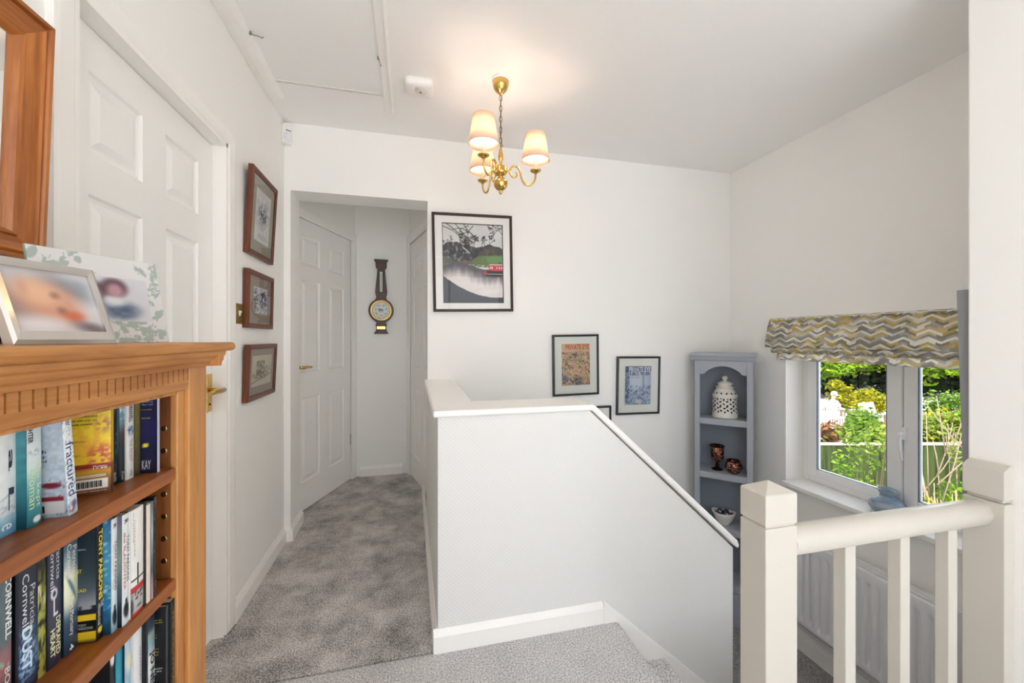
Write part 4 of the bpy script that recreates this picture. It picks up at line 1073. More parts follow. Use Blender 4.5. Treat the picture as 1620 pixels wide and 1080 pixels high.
book('white-spined paperback with black capitals between dark books on the top shelf', GT, -0.475, 0.8392, 0.8587, 0.966, 0.149, 0.11,
     lambda S, T: mixc(grad([(0, '#dcdad8'), (1, '#e6e6e6')], 0.03)(S, T), '#2b5078', blob(S, T, 0.5, 0.56, 0.42, 0.05)*ss(.35, .5, fbm(S*9, T*40, 2))), grad([(0, '#dcdad8'), (1, '#e6e6e6')]),
     texts=(('PATRICIA CORNWELL', -0.12, 0.34, 0.25, 0.75, '#1c2226', 0.02), ('THE FRONT', 0.54, 0.80, 0.3, 0.7, '#7d7a78', 0.0), ('SPHERE', 0.9, 0.97, 0.4, 0.65, '#6d6a68', 0.0)), edge='#d8d8d6')
book('olive brown paperback beside the white spine on the top shelf', GT, -0.4735, 0.8590, 0.8740, 0.966, 0.149, 0.11,
     grad([(0, '#4b4426'), (0.5, '#6d6236'), (1, '#83773f')], 0.12), grad([(0, '#4b4426'), (1, '#6d6236')]), edge='#4f4728')
book('dark navy paperback at the far end of the top shelf', GT, -0.4480, 0.8748, 0.8825, 0.966, 0.150, 0.112,
     grad([(0, '#c3c7d4'), (0.5, '#aab1c6'), (1, '#c8ccda')]), lambda S, T: mixc(grad([(0, '#15142c'), (0.5, '#1c1b48'), (1, '#1b1c3f')], 0.12)(S, T), '#e0d23a', rect(S, T, 0.82, 0.88, 0.32, 0.35)),
     ctexts=(('a story of', 0.72, 0.95, 0.93, 0.95, '#bfc2d6', 0), ('compelling', 0.72, 0.95, 0.85, 0.87, '#bfc2d6', 0), ('on the run', 0.72, 0.95, 0.82, 0.84, '#bfc2d6', 0), ('powerful', 0.76, 0.93, 0.76, 0.775, '#c9c05a', 0), ('book', 0.8, 0.92, 0.66, 0.675, '#c9c05a', 0), ('KAY', 0.80, 0.92, 0.05, 0.16, '#d7d8e2', 0.0)), edge='#15142c')

# middle shelf
book('grey and red spined paperback nearest the viewer on the middle shelf', GM, -0.480, 0.6215, 0.6385, 0.757, 0.172, 0.112,
     splash(grad([(0, '#3c4b50'), (0.18, '#5f4848'), (0.3, '#9c5a5c'), (0.42, '#8a6a6c'), (0.5, '#55666c'), (1, '#5d6f76')], 0.1), '#7fb09a', 0.26, 0.36, 5, (4, 18)), grad([(0, '#2c2c30'), (1, '#3a3f44')]),
     texts=(('CORNWELL', 0.05, 0.50, 0.45, 0.92, '#eef0f0', 0.02), ('BOOK', 0.70, 0.95, 0.4, 0.8, '#d9dcdc', 0.01)), edge='#2a2c30')
book('navy paperback with a ghostly pale blue title exploding across the spine', GM, -0.4800, 0.6440, 0.6755, 0.757, 0.174, 0.112,
     lambda S, T: mixc(mixc(grad([(0, '#141a2a'), (0.2, '#2c4a78'), (0.42, '#27344e'), (0.6, '#232839'), (1, '#2a2f40')], 0.1)(S, T), '#9fc8e6', 0.9*blob(S, T, 0.45, 0.27, 0.5, 0.2, 0.6)*ss(.48, .62, fbm(S*16, T*60, 4))), '#141824', rect(S, T, 0, 0.12, 0, 1)),
     grad([(0, '#0e1016'), (1, '#0c0d12')]), res=(24, 90), texts=(('Cornwell', 0.13, 0.53, 0.22, 0.52, '#dfe1e4', 0.0), ('Patricia', 0.23, 0.53, 0.56, 0.80, '#c9ccd0', 0.0), ('DUST', 0.53, 0.84, 0.20, 0.66, '#cfe6f4', 0.03)), edge='#101319')
book('slim yellow-green and black paperback between two navy spines on the middle shelf', GM, -0.481, 0.6765, 0.6890, 0.757, 0.172, 0.11,
     splash(splash(grad([(0, '#8d8a3c'), (0.5, '#9aa34a'), (0.72, '#6d6a2c'), (1, '#2d2c18')], 0.15), '#17170f', 0, 1, 6, (4, 24), 0.5), '#d9d4a4', 0.55, 0.72, 8, (3, 5), 0.4), grad([(0, '#17170f'), (1, '#17170f')]), edge='#1a1a12')
book('dark grey paperback with a white key and cream title on its spine', GM, -0.4800, 0.6892, 0.7130, 0.757, 0.174, 0.112,
     lambda S, T: mixc(mixc(mixc(grad([(0, '#26283a'), (0.5, '#3a3c50'), (1, '#34374a')], 0.08)(S, T), '#dcdde0', blob(S, T, 0.42, 0.575, 0.22, 0.045, 0.2)-blob(S, T, 0.42, 0.575, 0.11, 0.024, 0.2)),
                            '#dcdde0', np.maximum(seg_mask(S, T*1.0, 0.42, 0.53, 0.42, 0.42, 0.018)*0+rect(S, T, 0.36, 0.46, 0.40, 0.535), rect(S, T, 0.36, 0.66, 0.40, 0.42))), '#17182a', rect(S, T, 0, 0.06, 0, 1)),
     grad([(0, '#14151c'), (1, '#15161d')]), res=(24, 90), texts=(('Cornwell', 0.03, 0.39, 0.14, 0.44, '#d8dadd', 0.0), ('Patricia', 0.06, 0.32, 0.54, 0.80, '#d8dadd', 0.0), ('DEPRAVED', 0.62, 0.92, 0.52, 0.82, '#e7e6b8', 0.02), ('HEART', 0.70, 0.92, 0.14, 0.46, '#e7e6b8', 0.02)), edge='#171821')
book('navy and pale cream paperback with a slanted script title on the middle shelf', GM, -0.478, 0.7140, 0.7390, 0.757, 0.175, 0.112,
     lambda S, T: mixc(mixc(grad([(0, '#1f2f44'), (0.30, '#2c4a66'), (0.42, '#b9c2a8'), (0.62, '#e6e6c4'), (0.72, '#6b8494'), (0.9, '#4a6274'), (1, '#a9b9a8')], 0.1, (5, 16), 3)(S, T), '#f0efd2', 0.8*blob(S, T, 0.25, 0.56, 0.4, 0.2, 0.8)), '#3f6d84', 0.8*blob(S, T, 0.5, 0.53, 0.34, 0.035, 0.5, -0.3)),
     grad([(0, '#0c2028'), (1, '#10303a')]), res=(20, 80), texts=(('Cornwell', 0.10, 0.38, 0.12, 0.44, '#e9ecec', 0.0), ('Patricia', 0.13, 0.36, 0.52, 0.80, '#e9ecec', 0.0), ('Port Mortuary', 0.55, 0.86, 0.26, 0.62, '#eef0ee', 0.0), ('4', 0.93, 0.98, 0.3, 0.6, '#eef0ee', 0.02)), edge='#10262e')
def par_cv(S, T):
    C = grad([(0, '#17181a'), (0.04, '#d9b624'), (0.095, '#d9b624'), (0.10, '#101112'), (0.19, '#101112'), (0.195, '#d9b624'), (0.24, '#d9b624'), (0.245, '#26282a'), (0.27, '#9a9aa0'), (0.33, '#8a8b92'), (0.45, '#46505a'), (0.6, '#1f2f38'), (1, '#142028')], 0.05)(S, T)
    return mixc(C, '#1a1b1e', ((T < 0.285+0.03*(np.sin(S*40) > 0.6))*(T > 0.24)).astype(float))
book('dark paperback with yellow bands and thick yellow letters down its black spine', GM, -0.4560, 0.7400, 0.7535, 0.757, 0.176, 0.112,
     lambda S, T: mixc(grad([(0, '#121214'), (1, '#17171a')], 0.1)(S, T), '#e6c62a', blob(S, T, 0.5, 0.085, 0.34, 0.028, 0.15)), par_cv, res=(12, 80), cres=(30, 160),
     texts=(('TONY PARSONS', 0.06, 0.66, 0.22, 0.80, '#e8d02e', 0.03), ('THE', 0.67, 0.73, 0.5, 0.9, '#e5e5e5', 0.0), ('HANGING CLUB', 0.69, 0.87, 0.12, 0.45, '#e5e5e5', 0.0)),
     ctexts=(('TONY', 0.80, 0.90, 0.150, 0.170, '#b9b9b6', 0), ('PARSONS', 0.80, 0.97, 0.122, 0.142, '#b9b9b6', 0), ('EAD', 0.80, 0.90, 0.44, 0.465, '#d9c22a', 0.01), ('ST', 0.80, 0.85, 0.60, 0.63, '#d9c22a', 0.01), ('ations.', 0.80, 0.9, 0.79, 0.805, '#c9cccf', 0)), edge='#121315')
def blue_tex(S, T): return splash(grad([(0, '#14384c'), (0.2, '#1f5f86'), (0.6, '#3f8db4'), (1, '#2f6f9c')], 0.18, (14, 30), 6), '#8fc3da', 0.2, 1, 9, (16, 40), 0.6)(S, T)
def figure(base):
    def fn(S, T):
        C = base(S, T)
        return mixc(C, '#14181c', np.maximum(blob(S, T, 0.5, 0.13, 0.34, 0.07, 0.3), blob(S, T, 0.5, 0.215, 0.16, 0.022, 0.3)))
    return fn
book('paperback with a mottled blue back cover and white spine on the middle shelf', GM, -0.4460, 0.7540, 0.7672, 0.757, 0.175, 0.112,
     figure(grad([(0, '#6f93a8'), (0.2, '#c6d6de'), (0.5, '#e3e6e6'), (1, '#dfe3e4')], 0.04)), blue_tex, res=(12, 80), cres=(40, 60),
     texts=(('TONY PARSONS', 0.20, 0.64, 0.42, 0.78, '#1d2a38', 0.0), ('the murder bag', 0.22, 0.62, 0.12, 0.34, '#b98a90', 0.0), ('R', 0.05, 0.09, 0.2, 0.7, '#23303c', 0.02)), edge='#2a5f80')
book('paperback with a stormy grey back cover and white spine on the middle shelf', GM, -0.4400, 0.7675, 0.7850, 0.757, 0.175, 0.112,
     figure(grad([(0, '#c8d2d6'), (0.4, '#e6e8e8'), (1, '#dde2e4')], 0.04)), grad([(0, '#0c1420'), (0.16, '#1a2836'), (0.3, '#3a4a56'), (0.6, '#74857f'), (0.8, '#5a6a66'), (1, '#5c5a72')], 0.1, (8, 14), 5), res=(14, 80),
     texts=(('TONY PARSONS', 0.20, 0.62, 0.50, 0.84, '#1d2a38', 0.0), ('the SLAUGHTER', 0.16, 0.68, 0.10, 0.38, '#c05058', 0.01), ('R', 0.05, 0.09, 0.2, 0.7, '#23303c', 0.02)), edge='#1c2833')
def face_sp(S, T):
    C = grad([(0, '#b02a2c'), (0.03, '#b02a2c'), (0.035, '#a9a8a8'), (0.22, '#c9c8c6'), (0.225, '#c0282e'), (0.275, '#b8262c'), (0.28, '#e6e4e0'), (1, '#e9e7e4')], 0.02)(S, T)
    C = mixc(C, '#2a2a2c', 0.9*np.maximum.reduce([blob(S, T, 0.40, 0.155, 0.12, 0.012, 0.5), blob(S, T, 0.78, 0.15, 0.1, 0.012, 0.5), blob(S, T, 0.55, 0.205, 0.5, 0.025, 0.5)*ss(.4, .5, fbm(S*10, T*90, 4)), blob(S, T, 0.6, 0.075, 0.2, 0.010, 0.5), blob(S, T, 0.05, 0.1, 0.12, 0.08, 0.5)]))
    C = mixc(C, '#1b1b1d', np.maximum.reduce([rect(S, T, 0.02, 1, 0.335, 0.345), rect(S, T, 0.44, 0.52, 0.28, 0.48)]))
    return C
book('white-spined paperback with a black and white portrait between red bands', GM, -0.4385, 0.7855, 0.8170, 0.757, 0.174, 0.112, face_sp, grad([(0, '#dcdad6'), (1, '#e6e4e0')]), res=(26, 120),
     texts=(('fleeting', 0.02, 0.30, 0.06, 0.16, '#8d8c8a', 0.0), ('nonsense', 0.10, 0.44, 0.18, 0.26, '#a19f9c', 0.0)), edge='#c9c7c3')
book('thin black paperback with faint red lettering beside the portrait spine', GM, -0.438, 0.8173, 0.8240, 0.757, 0.176, 0.112,
     splash(grad([(0, '#151314'), (1, '#1b1718')]), '#7a2c2c', 0.35, 0.95, 14, (6, 60), 0.6), grad([(0, '#161415'), (1, '#161415')]), edge='#171415')
book('thin pale cream booklet between the black books on the middle shelf', GM, -0.438, 0.8243, 0.8355, 0.757, 0.168, 0.112,
     grad([(0, '#ddd2c6'), (1, '#e3dad0')], 0.05), grad([(0, '#d9d0c4'), (1, '#d9d0c4')]), edge='#c9bfb2')
book('thin grey and pink paperback near the far end of the middle shelf', GM, -0.437, 0.8358, 0.8420, 0.757, 0.170, 0.112,
     grad([(0, '#b98c90'), (0.2, '#a08488'), (0.3, '#50565a'), (0.7, '#a9b0b4'), (1, '#6b7378')], 0.1), grad([(0, '#6b5a5c'), (1, '#8b9094')]), edge='#5b5f62')
book('thin black paperback farthest along the middle shelf', GM, -0.4365, 0.8423, 0.8495, 0.757, 0.175, 0.112,
     splash(grad([(0, '#141416'), (1, '#1a1a1c')]), '#6c6c70', 0, 1, 4, (6, 60), 0.62), grad([(0, '#141416'), (1, '#141416')]), edge='#141416')

# lower shelf, only its far end is in view
book('black and white spined paperback partly cut off on the lower shelf', GB, -0.466, 0.7850, 0.7955, 0.548, 0.164, 0.112,
     lambda S, T: mixc(grad([(0, '#17181a'), (1, '#1d1f22')])(S, T), '#e3e4e4', blob(S, T, 0.5, 0.90, 0.45, 0.07, 0.3)), grad([(0, '#17181a'), (1, '#1d1f22')]), edge='#17181a')
book('turquoise spined paperback on the lower shelf', GB, -0.465, 0.7962, 0.8120, 0.548, 0.166, 0.112,
     grad([(0, '#1d6f86'), (0.5, '#2a9ab4'), (1, '#2f8aa4')], 0.15), grad([(0, '#133a48'), (1, '#133a48')]), edge='#154656')
book('pale blue paperback with a cream patch beside the turquoise one', GB, -0.462, 0.8125, 0.8295, 0.548, 0.166, 0.112,
     lambda S, T: mixc(grad([(0, '#3a5a78'), (0.5, '#9ab9cc'), (1, '#bcd2de')], 0.14)(S, T), '#e6e2c0', blob(S, T, 0.55, 0.72, 0.35, 0.09, 0.5)), grad([(0, '#15202c'), (1, '#1b2a38')]), edge='#17222e')
book('plain white spined paperback on the lower shelf', GB, -0.460, 0.8300, 0.8530, 0.548, 0.167, 0.112,
     grad([(0, '#dcdcdc'), (1, '#e4e4e6')], 0.03), grad([(0, '#cfcfd2'), (1, '#d6d6d8')]), texts=(('STRANGERS', 0.25, 0.60, 0.62, 0.78, '#77777c', 0.0),), edge='#cfcfd2')
book('dark paperback with slanted black capitals on a pale spine', GB, -0.4540, 0.8535, 0.8785, 0.548, 0.169, 0.112,
     lambda S, T: mixc(grad([(0, '#c9ccce'), (0.55, '#d6dadb'), (0.7, '#7fa3b4'), (0.78, '#a9b9a0'), (0.85, '#2a3a52'), (1, '#1f2a40')], 0.12, (5, 20), 2)(S, T), '#171b28', rect(S, T, 0, 0.16, 0, 1)), grad([(0, '#14161c'), (1, '#14161c')]),
     res=(16, 80), texts=(('JO NESBO', 0.40, 0.98, 0.25, 0.85, '#17191c', 0.03),), edge='#14161e')
book('black paperback whose back cover carries small yellow lines of print', GB, -0.4370, 0.8795, 0.8875, 0.548, 0.170, 0.112,
     grad([(0, '#2a2e30'), (1, '#3c4446')]), grad([(0, '#0f0f12'), (1, '#131316')], 0.2),
     ctexts=tuple((s_, 0.70, x1, z0, z0+0.016, '#c9ba3a', 0.0) for s_, x1, z0 in (('as dense as', 0.95, 0.86), ("it's powerful", 0.96, 0.83), ('and dark', 0.86, 0.80), ('together', 0.88, 0.70), ('fully and', 0.88, 0.67), ('easily', 0.8, 0.64), ("d Harry's", 0.91, 0.55), ('aze to the', 0.91, 0.52), ('real killer', 0.91, 0.49)))
             + tuple((s_, 0.70, x1, z0, z0+0.016, '#dcdcdc', 0.01) for s_, x1, z0 in (('nd comes', 0.96, 0.34), ('to with the', 0.95, 0.31), ("trilogy'", 0.88, 0.28))), edge='#101013')
book('black spined paperback with brown slanted letters at the end of the lower shelf', GB, -0.4340, 0.8880, 0.9035, 0.548, 0.172, 0.112,
     grad([(0, '#120f0c'), (1, '#1a1512')], 0.2), grad([(0, '#17171a'), (1, '#1d1f20')]), texts=(('THE SNOWMAN', 0.10, 0.98, 0.2, 0.75, '#8a6a38', 0.02),), edge='#14110e')

# ------------------------------------------------------------------ things on the bookcase
TOPZ = 1.2016
def baby(S, T):
    C = np.ones(S.shape+(3,))*hexv('#b9b4b6')
    C = mixc(C, '#cfd0d4', blob(S, T, 0.80, 0.55, 0.25, 0.4, 0.8)); C = mixc(C, '#8c6c64', 0.6*blob(S, T, 0.10, 0.40, 0.2, 0.25, 0.9))
    C = mixc(C, '#6f747c', 0.8*blob(S, T, 0.72, 0.72, 0.26, 0.14, 0.9, -0.6)); C = mixc(C, '#8c969e', 0.7*blob(S, T, 0.86, 0.80, 0.12, 0.10, 0.9))
    C = mixc(C, '#c9957c', blob(S, T, 0.46, 0.48, 0.36, 0.30, 0.6, -0.75))
    C = mixc(C, '#dcb091', blob(S, T, 0.33, 0.62, 0.22, 0.16, 0.8, -0.5)); C = mixc(C, '#c45c3c', 0.85*blob(S, T, 0.66, 0.27, 0.12, 0.08, 0.9))
    C = mixc(C, '#b98470', 0.35*blob(S, T, 0.20, 0.70, 0.05, 0.12, 0.9)); C = mixc(C, '#6d564f', 0.55*blob(S, T, 0.52, 0.60, 0.05, 0.05, 1.0))
    C = mixc(C, '#6d564f', 0.55*blob(S, T, 0.55, 0.36, 0.05, 0.05, 1.0)); C = mixc(C, '#d9d2d2', blob(S, T, 0.25, 0.12, 0.3, 0.12, 0.9))
    return mixc(C, '#4b3f44', 0.7*blob(S, T, 0.86, 0.08, 0.2, 0.08, 0.9, -0.3))
fr = thing('photo_frame', 'silver photo frame with a blurred baby portrait on the bookcase', 'photo frame', (-0.468, 0.624, TOPZ), (R(-19), 0, R(76)))
m = MB(); w_, h_ = 0.130, 0.118
o = [(0, 0), (w_, 0), (w_, h_), (0, h_)]
def fstrip(m, o, i_, y0, y1):
    for k in range(4):
        k2 = (k+1) % 4
        m.quad((o[k][0], y0, o[k][1]), (o[k2][0], y0, o[k2][1]), (i_[k2][0], y1, i_[k2][1]), (i_[k][0], y1, i_[k][1]))
i1 = [(0.004, 0.006), (w_-0.004, 0.006), (w_-0.004, h_-0.004), (0.004, h_-0.004)]
i2 = [(0.011, 0.018), (w_-0.012, 0.018), (w_-0.012, h_-0.012), (0.011, h_-0.012)]
fstrip(m, o, o, 0.010, -0.002); fstrip(m, o, i1, -0.002, -0.004); fstrip(m, i1, i2, -0.004, -0.003); fstrip(m, i2, i2, -0.003, 0.001)
m.quad((0, 0.010, 0), (0, 0.010, h_), (w_, 0.010, h_), (w_, 0.010, 0)); m.build('silver_border', SILVER, fr, bevel=0.0008)
m = MB(); m.image((0.010, 0.0005, 0.017), (w_-0.021, 0, 0), (0, 0, h_-0.028), 60, 50, baby); m.build('photograph', PRINT, fr)
m = MB(); m.prism([(0.010, h_*0.75), (0.014, h_*0.75), (0.062, 0.002+0.018), (0.058, 0.0+0.018)], 'x', w_*0.05, w_*0.28)
m.build('easel_back', mat('black_velvet_board', '#161616', 0.9), fr)

def pair(S, T):
    C = np.ones(S.shape+(3,))*hexv('#c5c4ca')
    C = mixc(C, '#d5d3d6', blob(S, T, 0.2, 0.2, 0.4, 0.4, 0.9))
    for cx in (0.22, 0.52):
        C = mixc(C, '#3f2b35', blob(S, T, cx, 0.76-0.1*(cx < 0.3), 0.17, 0.20, 0.5)); C = mixc(C, '#b58c94', blob(S, T, cx, 0.70-0.08*(cx < 0.3), 0.115, 0.17, 0.6))
    C = mixc(C, '#4a5a74', 0.95*blob(S, T, 0.56, 0.24, 0.26, 0.20, 0.6)*(0.7+0.5*fbm(S*12, T*12, 4))); C = mixc(C, '#56647a', 0.9*blob(S, T, 0.2, 0.40, 0.16, 0.12, 0.7))
    return mixc(C, '#dcdcdc', 0.8*blob(S, T, 0.5, 0.44, 0.14, 0.10, 0.7))
def leaves(S, T):
    """frosted glass with pale clear leaves"""
    C = np.ones(S.shape+(3,))*hexv('#d3d2d0')
    rng = random.Random(5); M = np.zeros_like(S)
    for k in range(150):
        cx, cy = rng.random(), rng.random()
        if not (cx < 0.42 and cy > 0.62 or cy < 0.30 or cx > 0.84): continue
        a = rng.uniform(0, PI)
        M = np.maximum(M, blob(S, T, cx, cy, rng.uniform(.04, .075), rng.uniform(.018, .04), 0.12, a))
        M = np.maximum(M, seg_mask(S, T, cx, cy, cx+0.1*math.cos(a), cy+0.1*math.sin(a), 0.004))
    return mixc(C, '#a3ada7', M*ss(.34, .40, fbm(S*30, T*30, 4)))
gf = thing('photo_frame', 'clear glass photo frame etched with leaves showing two blurred children', 'photo frame', (-0.5762, 0.8165, TOPZ), (R(-13.6), 0, R(62.3)))
m = MB(); W2, H2 = 0.196, 0.168
m.box(0, W2, 0.0, 0.004, 0, H2); m.build('glass_panel', mat('green_glass_edge', '#8fa79c', 0.1), gf)
m = MB(); m.image((0.0006, -0.0006, 0.0006), (W2-0.0012, 0, 0), (0, 0, H2-0.0012), 120, 100, leaves); m.build('etched_pattern', colour_mat('etched_glass', 0.12, 0.6), gf)
m = MB(); m.image((0.055, -0.0012, 0.042), (0.115, 0, 0), (0, 0, 0.085), 50, 40, pair); m.build('photograph', PRINT, gf)
m = MB(); m.prism([(0.004, H2*0.7), (0.007, H2*0.7), (0.058, 0.016), (0.054, 0.014)], 'x', W2*0.4, W2*0.6); m.build('easel_back', mat('black_velvet_board', '#161616', 0.9), gf)

bk = thing('basket', 'woven brown box behind the silver photo frame', 'box', (-0.625, 0.735, TOPZ), 0)
def weave(S, T):
    a = np.sin(S*60)*np.sign(np.sin(T*90)); C = np.ones(S.shape+(3,))*hexv('#8c7a68')
    return C*(0.85+0.2*a[..., None])
m = MB()
A = [(-0.035, -0.045), (0.035, -0.045), (0.035, 0.045), (-0.035, 0.045)]
for k in range(4):
    p, q = A[k], A[(k+1) % 4]; m.image((p[0], p[1], 0), (q[0]-p[0], q[1]-p[1], 0), (0, 0, 0.05), 40, 30, weave)
m.image((-0.035, -0.045, 0.05), (0.07, 0, 0), (0, 0.09, 0), 30, 30, weave); m.build('woven_body', colour_mat('woven_cane', 0.8), bk)
m = MB(); m.tube([(A[k][0]*1.02, A[k][1]*1.02, 0.05) for k in range(4)], 0.004, 8, closed=True); m.build('rim', mat('brown_cane', '#6f5a47', 0.7), bk)

# pine mirror on the wall above
mr = thing('mirror', 'wide moulded pine framed mirror on the wall above the bookcase', 'mirror', (WL+0.018, 0.42, 1.352), (R(2.0), 0, R(90)))
w_, h_ = 0.565, 0.462
prof = [(0.0, 0.0), (0.0, -0.026), (0.004, -0.032), (0.011, -0.032), (0.014, -0.025), (0.018, -0.029), (0.022, -0.026), (0.033, -0.022), (0.044, -0.016), (0.047, -0.019), (0.052, -0.016), (0.056, -0.009), (0.057, -0.004)]
def rect_at(i): return [(i, i), (w_-i, i), (w_-i, h_-i), (i, h_-i)]
for k, mname in ((0, ANT_Y), (1, ANT_Z), (2, ANT_Y), (3, ANT_Z)):
    m = MB()
    for (a, ya), (c, yc) in zip(prof, prof[1:]):
        A, B = rect_at(a), rect_at(c); k2 = (k+1) % 4
        m.quad((A[k][0], ya, A[k][1]), (A[k2][0], ya, A[k2][1]), (B[k2][0], yc, B[k2][1]), (B[k][0], yc, B[k][1]))
    m.build('frame_rail', mname, mr)
m = MB(); m.quad((0.054, -0.005, 0.054), (w_-0.054, -0.005, 0.054), (w_-0.054, -0.005, h_-0.054), (0.054, -0.005, h_-0.054)); m.build('mirror_glass', mat('mirror_silvering', '#f2f2f2', 0.02, 1.0), mr)
m = MB(); m.box(0.0, w_, -0.001, 0.001, 0.0, h_); m.build('backing_board', mat('brown_board', '#5d4028', 0.8), mr)

# ================================================================== GREY CORNER SHELF UNIT
UA = math.atan2(-0.7194, 0.6945)
un = thing('shelf_unit', 'tall narrow blue-grey shelf unit with an arched top standing across the corner', 'shelf unit', (1.986, 2.537, LOW), UA)
UW, UD, Z0 = 0.362, 0.215, -LOW
def upart(name, boxes, m, bevel=0.002):
    mb = MB()
    for q in boxes: mb.box(*q)
    return mb.build(name, m, un, bevel=bevel)
upart('side_panel', [(0.0, 0.016, 0.012, UD, 0, 1.845)], GREYWOOD); upart('side_panel', [(UW-0.016, UW, 0.012, UD, 0, 1.845)], GREYWOOD)
upart('front_stile', [(0, 0.035, 0, 0.014, 0, 1.845)], GREYWOOD); upart('front_stile', [(UW-0.035, UW, 0, 0.014, 0, 1.845)], GREYWOOD)
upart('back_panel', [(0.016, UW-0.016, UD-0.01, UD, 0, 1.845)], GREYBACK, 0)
m = MB()
xa, xb, zs_, za = 0.035, UW-0.035, Z0+0.955, Z0+1.016
arch = [(xa, zs_), (xa+0.028, zs_+0.002)]
for k in range(13):
    t = k/12; x = xa+0.028+(xb-xa-0.056)*t; arch.append((x, zs_+0.004+(za-zs_-0.004)*math.sin(PI*t)**0.75))
arch += [(xb-0.028, zs_+0.002), (xb, zs_)]
for (p, q) in zip(arch, arch[1:]):
    m.prism([(p[0], p[1]), (q[0], q[1]), (q[0], 1.845), (p[0], 1.845)], 'y', 0.0, 0.014)
m.build('arched_head', GREYWOOD, un)
m = MB(); m.prism([(0.0, 1.835), (-0.012, 1.845), (-0.016, 1.862), (-0.024, 1.868), (-0.026, 1.876), (-0.026, 1.892), (UD, 1.892), (UD, 1.835)], 'x', -0.022, UW+0.022)
m.build('cornice', GREYWOOD, un, bevel=0.003)
for z in (0.643, 0.262, -0.118, -0.502):
    upart('shelf', [(0.016, UW-0.016, 0.014, UD-0.01, Z0+z-0.02, Z0+z), (0.035, UW-0.035, 0.001, 0.0135, Z0+z-0.042, Z0+z)], GREYWOOD, 0.0015)
dr = upart('drawer_front', [(0.037, UW-0.037, -0.004, 0.012, Z0-0.712, Z0-0.548)], GREYWOOD, 0.003)
m = MB(); m.lathe([(0, -0.022), (0.010, -0.018), (0.011, -0.012), (0.006, -0.006), (0.006, 0.0)], (UW/2, -0.004, Z0-0.63), 16, axis='y'); m.build('drawer_knob', GREYWOOD, dr)
upart('plinth', [(0.035, UW-0.035, 0.001, 0.0135, 0.0, Z0-0.716)], GREYWOOD, 0.002)
def on_unit(x, y, z):
    return (1.986 + x*math.cos(UA) - y*math.sin(UA), 2.537 + x*math.sin(UA) + y*math.cos(UA), z)

# pierced white jar
jr = thing('lantern_jar', 'white pierced ceramic jar with a lid on the top shelf of the grey unit', 'jar', on_unit(0.186, 0.108, 0.6435), UA)
CER = mat('white_glazed_ceramic', '#dedad2', 0.3, noise=(14, 0.05)); HOLE = mat('dark_opening', '#2b2b2e', 0.8)
bp = [(0, 0.0), (0.080, 0.0), (0.086, 0.006), (0.084, 0.014), (0.082, 0.05), (0.082, 0.150), (0.084, 0.158), (0.080, 0.168), (0.066, 0.190), (0.056, 0.202), (0.056, 0.210), (0.0, 0.210)]
m = MB(); m.lathe(bp, seg=40)
def rad(z): return float(np.interp(z, [p[1] for p in bp[1:-1]], [p[0] for p in bp[1:-1]]))
rng = random.Random(3)
def petal(mb, a0, zc, L_, Wd, ang):
    L_, Wd = L_*1.15, Wd*1.45
    P = [(L_, 0), (0.3*L_, Wd), (-0.3*L_, Wd), (-L_, 0), (-0.3*L_, -Wd), (0.3*L_, -Wd)]
    V = []
    for u_, v_ in P:
        x = u_*math.cos(ang)-v_*math.sin(ang); z = zc+u_*math.sin(ang)+v_*math.cos(ang)
        r = rad(z)+0.0006; a = a0+x/r; V.append((r*math.cos(a), r*math.sin(a), z))
    mb.add(V, [(0, 1, 2, 3, 4, 5)], 1)
for i in range(12):
    a0 = 2*PI*i/12
    for (dx, z, L2, W_, an) in ((0, 0.135, 0.010, 0.004, 1.57), (0.25, 0.120, 0.010, 0.004, 0.5), (0.0, 0.105, 0.010, 0.0035, -0.6), (0.26, 0.088, 0.012, 0.0045, 1.3), (0.05, 0.075, 0.010, 0.004, 0.4), (0.3, 0.058, 0.010, 0.004, -0.7), (0.08, 0.045, 0.009, 0.0035, 1.5), (0.3, 0.140, 0.006, 0.003, -0.5)):
        petal(m, a0+dx, z+rng.uniform(-.003, .003), L2, W_, an+rng.uniform(-.2, .2))
for i in range(14):
    petal(m, 2*PI*i/14, 0.177, 0.008, 0.0035, 0.7 if i % 2 else -0.7)
m.build('jar_body', [CER, HOLE], jr, recalc=False)
m = MB(); m.lathe([(0.0, 0.210), (0.050, 0.210), (0.060, 0.214), (0.060, 0.220), (0.046, 0.226), (0.042, 0.234), (0.052, 0.240), (0.050, 0.246), (0.030, 0.256), (0.014, 0.262), (0.011, 0.268), (0.018, 0.276), (0.020, 0.284), (0.014, 0.294), (0.0, 0.298)], seg=36)
m.build('lid', CER, jr)

